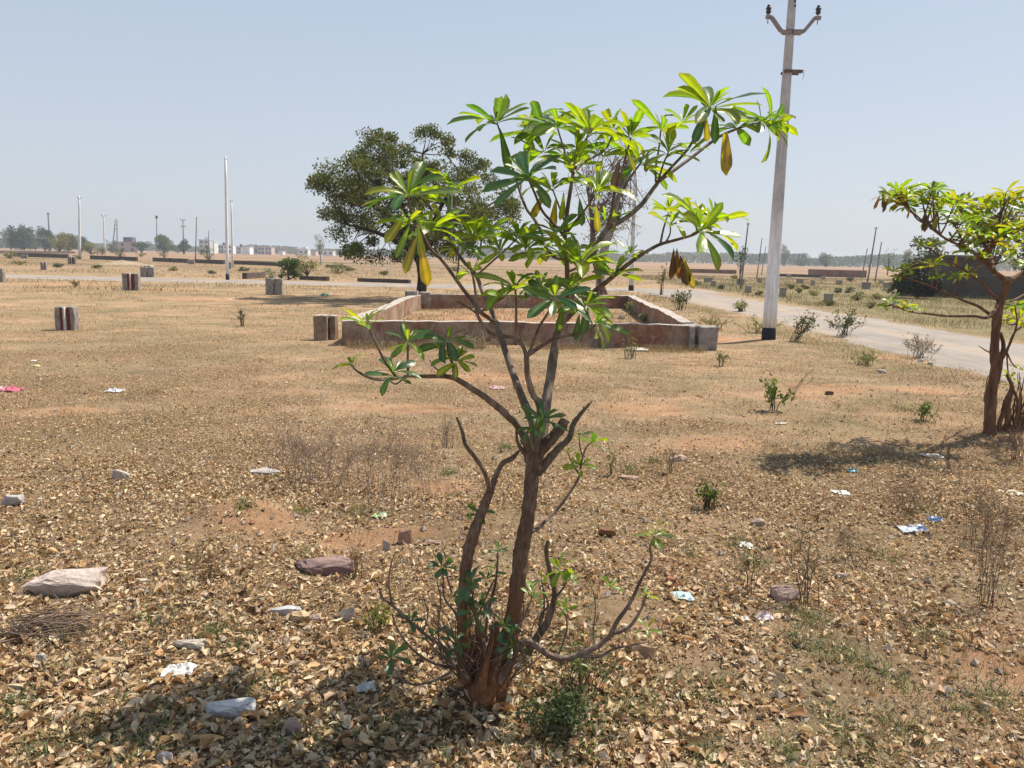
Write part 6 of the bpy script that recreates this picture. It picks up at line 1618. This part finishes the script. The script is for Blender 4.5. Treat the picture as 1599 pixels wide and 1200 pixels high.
def big_pole():
    rng = np.random.default_rng(1)
    g = gp(1202, 531); Y = g.y + .08; s = Y / F
    T = thing("utility_pole", Vector((g.x, Y, g.z)), "big grey concrete power pole with black foot and V shaped crossarm", "utility pole")
    b = np.array((g.x, Y, g.z - .2)); topp = np.array(at(1243.5, -92, Y)); up = unit(topp - b)
    zt = lambda z: b + up * ((z - b[2]) / up[2])
    RZ = -.30
    z_b = g.z + .235
    mb = MB(); shaft(mb, zt(z_b), topp, .262, .125, .17, .11, RZ, 16); mb.build("shaft", M_pole, T)
    mb = MB(); shaft(mb, b, zt(z_b), .272, .267, .178, .176, RZ, 2); mb.build("painted_foot", M_black, T)
    def px(x, y, dy=0): return np.array(at(x, y, Y + dy))
    # upper V crossarm
    mb = MB(); 
    for pts in ([(1236, 50.5), (1224, 50.5), (1219.5, 49), (1204.5, 27), (1196, 26.5)], [(1238, 50.5), (1251, 51), (1255.5, 49), (1272.5, 28.5), (1281.5, 28.5)]):
        P = [px(x, y, -.09) for x, y in pts]
        for p, q in zip(P[:-1], P[1:]): bar(mb, p, q, .062, .06)
    mb.build("cross_arm", M_galv, T, smooth=False)
    mb = MB(); c = px(1237.5, 50, 0); 
    bar(mb, c + [-.16, -.105, -.01], c + [.19, -.105, -.01], .05, .012); bar(mb, c + [-.16, .09, -.01], c + [.19, .09, -.01], .05, .012)
    mb.build("clamp", M_iron, T, smooth=False)
    for (ix, iy) in ((1199.5, 27), (1277, 28)):
        mb = MB(); p = px(ix, iy, -.09); s1 = .0124
        prof = [(-.12, .008), (.03, .008), (.06, .010)]
        P = np.array([p + [0, 0, z] for z, r in prof]); tube(mb, P, [r for z, r in prof], 6)
        mb.build("pin", M_iron, T)
        mb = MB(); prof = [(.055, .03), (.085, .047), (.10, .052), (.105, .034), (.12, .038), (.15, .054), (.165, .05), (.17, .03), (.19, .034), (.205, .03), (.222, .012)]
        tube(mb, np.array([p + [0, 0, z] for z, r in prof]), [r for z, r in prof], 12); mb.build("insulator", M_insul, T)
    # lower clamp with its hanging hook
    mb = MB(); c = px(1236, 113.5, 0)
    bar(mb, c + [-.17, -.11, 0], c + [.17, -.11, 0], .055, .014); bar(mb, c + [-.17, .1, 0], c + [.17, .1, 0], .05, .014); bar(mb, c + [.10, -.10, 0], c + [.165, -.03, 0], .045, .03); bar(mb, c + [-.165, -.1, 0], c + [-.1, -.03, 0], .045, .03)
    mb.build("clamp", M_iron, T, smooth=False)
    mb = MB(); h = c + np.array([.185, -.1, .0])
    ring = [h + [.02 * math.cos(a) + .01, 0, .02 * math.sin(a)] for a in np.linspace(0, 5.2, 12)]
    tube(mb, ring, [.004] * 12, 5); tube(mb, [h + [.01, 0, -.02], h + [.015, 0, -.07], h + [-.005, 0, -.15]], [.006, .005, .002], 5); mb.build("hook", M_iron, T)
    mb = MB()
    for zy in (2, 9.5):
        p = px(1241.5, zy, -.072); bar(mb, p + [0, -.004, -.022], p + [0, -.004, .022], .03, .012)
    mb.build("bolt_hole", M_insul, T, smooth=False)
    mb = MB(); p = px(1222, 155, -.04); tube(mb, [p + [0.02, 0, .02], p + [-.02, 0, .02], p + [-.02, 0, -.02], p + [.01, 0, -.03]], [.004] * 4, 5); mb.build("hook", M_iron, T)
big_pole()

def slim_pole(topxy, botxy, Y, wpx, label, mat, foot=0, arm=None, cat="pole", group="slim poles across the fields", name="slim_pole"):
    s = Y / F; g = ground_at(botxy[0], Y)
    T = thing(name, g, label, cat, group)
    t = np.array(at(topxy[0], topxy[1], Y)); b = np.array((g.x, Y, g.z))
    zf = b + (t - b) * (foot * s / max(.1, t[2] - b[2])) if foot else b
    w = wpx * s
    mb = MB(); shaft(mb, zf, t, w, w * .6, w * .8, w * .5, -.3, 5); mb.build("shaft", mat, T)
    if foot:
        mb = MB(); shaft(mb, b - [0, 0, .1], zf, w * 1.04, w * 1.03, w * .84, w * .83, -.3, 1); mb.build("painted_foot", M_black, T)
    if arm:
        mb = MB()
        for (dz, half, wd) in arm:
            c = t + np.array([0, 0, -dz * s]); bar(mb, c + [-half * s, 0, 0], c + [half * s, 0, 0], wd * s, wd * s)
            for q in (-half, half): bar(mb, c + [q * s, 0, 0], c + [q * s, 0, 2.2 * s], wd * s * .9, wd * s * .9)
        mb.build("cross_arm", M_greypole, T, smooth=False)
    return T
slim_pole((352, 245), (354, 438), gp(354, 438).y, 4.6, "tall slim white pole with black foot left of the round tree", M_whitepole, 10, [(4, 1.6, .7)])
slim_pole((361, 313), (363, 417), gp(363, 417).y, 3.0, "thinner white pole just right of the tall black footed one", M_whitepole, 0, [(2, 1.5, .6)])
slim_pole((123.5, 306), (124.5, 405), gp(124, 405).y, 3.6, "white pole beside a marker block at far left", M_whitepole, 3, [(4, 2.0, .7)])
slim_pole((161.5, 335), (164, 398), gp(164, 398).y, 2.4, "thin white pole with small crosspiece right of the left white pole", M_whitepole, 0, [(2.5, 3.0, .6)])
slim_pole((75, 332), (79, 391), gp(79, 391).y * .8, 2.6, "leaning grey pole before the far left dark trees", M_greypole, 0, [(3, 1.2, 1.0)])
slim_pole((307, 340), (305, 400), 115, 1.7, "thin grey pole behind the far green bush", M_greypole, 0, [(1.5, .8, .5)])
slim_pole((325.5, 360), (327, 399), 125, 1.4, "shortest thin grey pole among the far left buildings", M_greypole)
slim_pole((285.5, 343), (287, 386), 260, 1.5, "dark pole with two crossarms on the far left horizon", M_darktrunk, 0, [(1, 3.6, .8), (11, 3.4, .8)])
slim_pole((992.5, 266), (988, 455), gp(988, 455).y, 7.5, "white pole with black foot behind the right wall of the plot", M_whitepole, 9, [(3, 1.8, .8)])
slim_pole((1168.5, 348), (1160, 446), 44, 3.0, "slim grey pole beside the two stemmed sapling", M_greypole, 0, [(3, 2.0, .6)])
slim_pole((1190, 372), (1184, 432), 75, 1.9, "thin grey pole left of the big pole", M_greypole)
slim_pole((1196, 385), (1191, 431), 95, 1.5, "thinnest faint pole next to the big pole", M_greypole)
slim_pole((1368.5, 355), (1358, 442), 60, 2.6, "tallest of three slim poles left of the right tree", M_greypole, 0, [(2.5, 2.6, .5)])
slim_pole((1376.5, 378), (1370, 437), 70, 2.2, "right one of three slim poles left of the right tree", M_greypole)
slim_pole((1354.5, 388), (1348.5, 433), 88, 1.9, "left and shortest of three slim poles by the brick wall", M_greypole)
slim_pole((500, 372), (502, 408), 110, 1.4, "thin pale pole left edge of the round tree", M_whitepole)
slim_pole((606, 398), (606, 421), 70, 2.0, "short white post under the round tree", M_whitepole)
def a_frame():
    Y = 270; g = ground_at(179, Y); s = Y / F
    T = thing("a_frame_pole", g, "A shaped twin legged power pole at the far left", "pole")
    apex = np.array(at(181.5, 343, Y))
    for bx in (175.5, 183.5):
        mb = MB(); b = np.array(ground_at(bx, Y)); shaft(mb, b, apex + [(-.25 if bx < 180 else .25), 0, 0], 1.5 * s, 1.1 * s, 1.4 * s, 1.0 * s, 0, 3); mb.build("leg", M_greypole, T)
    mb = MB()
    for py in (352, 358): bar(mb, at(178.6 - (py - 352) * .1, py, Y), at(182.8 + (py - 352) * .05, py, Y), .8 * s, .8 * s)
    mb.build("brace", M_greypole, T, smooth=False)
a_frame()
def lamp_mast():
    Y = 420; g = ground_at(245, Y); s = Y / F
    T = thing("lamp_mast", g, "tall mast with dark lamp head above the round green tree", "mast")
    mb = MB(); t = np.array(at(244.5, 341, Y)); shaft(mb, g, t, 1.7 * s, 1.0 * s, 1.6 * s, 1 * s, 0, 4); mb.build("shaft", M_greypole, T)
    mb = MB(); prof = [(-1.2, .6), (-.2, 1.5), (1.2, 2.1), (2.6, 2.1), (3.4, 1.3), (4.2, .4)]
    tube(mb, [t + [0, 0, z * s] for z, r in prof], [r * s for z, r in prof], 10); mb.build("lamp_head", M_darktrunk, T)
lamp_mast()

# ------------------------------------------------------------------ far buildings
def building(px, Y, wpx, hpx, col, label, floors=1, roofbox=None, tank=False, dep=1.0, cat="house", windows=True):
    s = Y / F; g = ground_at(px, Y); W = wpx * s; Hh = hpx * s; D = max(6, W * .8) * dep
    T = thing("far_house", g, label, cat, "houses on the horizon")
    cy = Y + D / 2
    mb = MB(); mb.box(g.x, cy, Hh / 2, W, D, Hh, 0, col); mb.build("wall", M_wallfar, T, smooth=False)
    mb = MB(); mb.box(g.x, cy, Hh + .14, W + .35, D + .35, .28, 0, np.array(col) * .9); rf = mb.build("roof", M_wallfar, T, smooth=False)
    if windows:
        nw = max(2, int(W / 3.4)); fh = Hh / floors
        for f in range(floors):
            for k in range(nw):
                x = g.x - W / 2 + W * (k + .5) / nw; z = fh * f + fh * .55
                mb = MB(); mb.box(x, Y - .04, z, min(1.3, W / nw * .45), .12, fh * .38, 0, (.05, .05, .055)); mb.build("window", M_wallfar, T, smooth=False)
    if roofbox:
        x0, w2, h2, c2 = roofbox
        mb = MB(); mb.box(g.x + x0 * s, cy, Hh + .28 + h2 * s / 2, w2 * s, D * .5, h2 * s, 0, c2); mb.build("roof_room", M_wallfar, T, smooth=False)
    if tank:
        mb = MB(); p = np.array([g.x + W * .25, cy, Hh + .28]); tube(mb, [p, p + [0, 0, 1.2], p + [0, 0, 1.5]], [.7, .7, .3], 12, col=(.03, .03, .035)); mb.build("water_tank", M_wallfar, T)
building(200, 340, 30, 15, (.50, .36, .33), "pinkish two storey house with dark roof room at left", 2, (-2, 14, 7, (.13, .13, .15)))
building(319, 420, 15, 20, (.50, .50, .50), "grey tall house left of the slim white poles", 3, (3, 5, 4, (.7, .7, .7)), True)
building(330, 430, 10, 17, (.70, .69, .66), "white house touching the grey tall house", 2)
building(345, 440, 9, 12, (.40, .40, .40), "low grey house just left of the tall white pole", 2, None, True)
building(356, 410, 13, 13, (.74, .73, .71), "white house right behind the tall white pole", 2)
building(371, 440, 12, 10, (.45, .45, .46), "grey flat house between two white ones", 2, None, True)
building(384, 400, 12, 11, (.78, .78, .77), "brightest white square house on the left horizon", 1, windows=False)
building(397, 440, 12, 9, (.33, .33, .35), "dark grey low house right of the brightest white one", 1)
building(408, 425, 11, 11, (.52, .47, .45), "beige house left of the pink end house", 2)
building(419, 415, 10, 11, (.55, .42, .40), "pink end house of the left row", 2, (0, 4, 2, (.4, .3, .28)))
building(439, 450, 5, 5, (.68, .66, .63), "tiny white hut right of the house row", 1, windows=False)
building(474, 470, 14, 9, (.72, .71, .68), "white domed looking house near the water tower", 1, (0, 8, 3, (.7, .7, .68)))
building(490, 430, 6, 6, (.58, .46, .38), "tiny tan hut beside the feathery tree", 1, windows=False)
building(512, 450, 16, 7, (.66, .64, .62), "white low house at left edge of the round tree", 1)
def water_tower():
    Y = 480; g = ground_at(463, Y); s = Y / F
    T = thing("water_tower", g, "mushroom shaped grey water tower on the left horizon", "water tower")
    mb = MB(); tube(mb, [g, np.array(g) + [0, 0, 9 * s]], [1.5 * s, 1.3 * s], 10, col=(.38, .38, .4)); mb.build("column", M_wallfar, T)
    mb = MB(); prof = [(7.4, 1.4), (8.6, 4.0), (9.6, 4.2), (10.2, 1.0)]; tube(mb, [np.array(g) + [0, 0, z * s] for z, r in prof], [r * s for z, r in prof], 14, col=(.36, .36, .38)); mb.build("bowl", M_wallfar, T)
water_tower()

# ------------------------------------------------------------------ air, light, sky
def haze():
    mb = MB(); x0, x1, y0, y1, z0, z1 = -1650, 1650, -90, 2030, -1.2, 17
    mb.box((x0 + x1) / 2, (y0 + y1) / 2, (z0 + z1) / 2, x1 - x0, y1 - y0, z1 - z0)
    m = bpy.data.materials.new("haze_air"); m.use_nodes = True; t = m.node_tree; t.nodes.clear()
    o = t.nodes.new("ShaderNodeOutputMaterial"); v = t.nodes.new("ShaderNodeVolumePrincipled")
    v.inputs["Density"].default_value = HAZE; v.inputs["Color"].default_value = (.82, .88, .97, 1); v.inputs["Anisotropy"].default_value = .2
    t.links.new(v.outputs[0], o.inputs["Volume"])
    ob = mb.build("haze", m, smooth=False); tag(ob, "thin dusty air paling the far fields and trees", "haze", kind="stuff")
HAZE = .0006
haze()

SUN_EL = math.radians(58); SUN_H = unit(np.array((.84, .54)))
sd = Vector((SUN_H[0] * math.cos(SUN_EL), SUN_H[1] * math.cos(SUN_EL), math.sin(SUN_EL)))
sl = bpy.data.lights.new("sun", 'SUN'); sl.energy = 5.0; sl.angle = math.radians(.53); sl.color = (1.0, .925, .80)
so = bpy.data.objects.new("sun", sl); COL.objects.link(so)
so.rotation_euler = sd.to_track_quat('Z', 'Y').to_euler(); so.location = (20, 15, 40)

w = bpy.data.worlds.new("World"); scene.world = w; w.use_nodes = True
nt = w.node_tree; nt.nodes.clear()
sky = nt.nodes.new("ShaderNodeTexSky"); sky.sky_type = 'NISHITA'; sky.sun_disc = False
sky.sun_elevation = SUN_EL; sky.sun_rotation = math.atan2(SUN_H[0], SUN_H[1])
sky.air_density = 1.0; sky.dust_density = 2.0; sky.ozone_density = 1.0; sky.altitude = 0
# dusty air: the clear-sky colours are veiled by an even pale grey blue that thickens toward the horizon
tc = nt.nodes.new("ShaderNodeTexCoord"); sx = nt.nodes.new("ShaderNodeSeparateXYZ"); nt.links.new(tc.outputs["Generated"], sx.inputs[0])
cr = nt.nodes.new("ShaderNodeValToRGB"); nt.links.new(sx.outputs["Z"], cr.inputs["Fac"])
cr.color_ramp.elements[0].position = 0.0; cr.color_ramp.elements[0].color = (4.75, 5.02, 5.45, 1)
e = cr.color_ramp.elements.new(.14); e.color = (4.25, 4.68, 5.35, 1)
cr.color_ramp.elements[-1].position = .5; cr.color_ramp.elements[-1].color = (2.9, 3.75, 4.9, 1)
nz = nt.nodes.new("ShaderNodeTexNoise"); nz.inputs["Scale"].default_value = 1.6; nz.inputs["Detail"].default_value = 3; nt.links.new(tc.outputs["Generated"], nz.inputs["Vector"])
cl_ = nt.nodes.new("ShaderNodeMapRange"); cl_.inputs[3].default_value = .70; cl_.inputs[4].default_value = .86; nt.links.new(nz.outputs["Fac"], cl_.inputs[0])
mxs = nt.nodes.new("ShaderNodeMix"); mxs.data_type = 'RGBA'; nt.links.new(cl_.outputs[0], mxs.inputs[0])
nt.links.new(sky.outputs[0], mxs.inputs[6]); nt.links.new(cr.outputs[0], mxs.inputs[7])
bg = nt.nodes.new("ShaderNodeBackground"); bg.inputs["Strength"].default_value = .10
wo = nt.nodes.new("ShaderNodeOutputWorld")
nt.links.new(mxs.outputs[2], bg.inputs["Color"]); nt.links.new(bg.outputs[0], wo.inputs["Surface"])

scene.view_settings.view_transform = 'Standard'; scene.view_settings.look = 'None'
scene.view_settings.exposure = 0.53; scene.view_settings.gamma = 1.0
scene.render.engine = 'CYCLES'
cy = scene.cycles
cy.use_denoising = True
cy.max_bounces = 6; cy.diffuse_bounces = 3; cy.glossy_bounces = 2; cy.transmission_bounces = 3; cy.volume_bounces = 0; cy.transparent_max_bounces = 4
cy.sample_clamp_indirect = 6
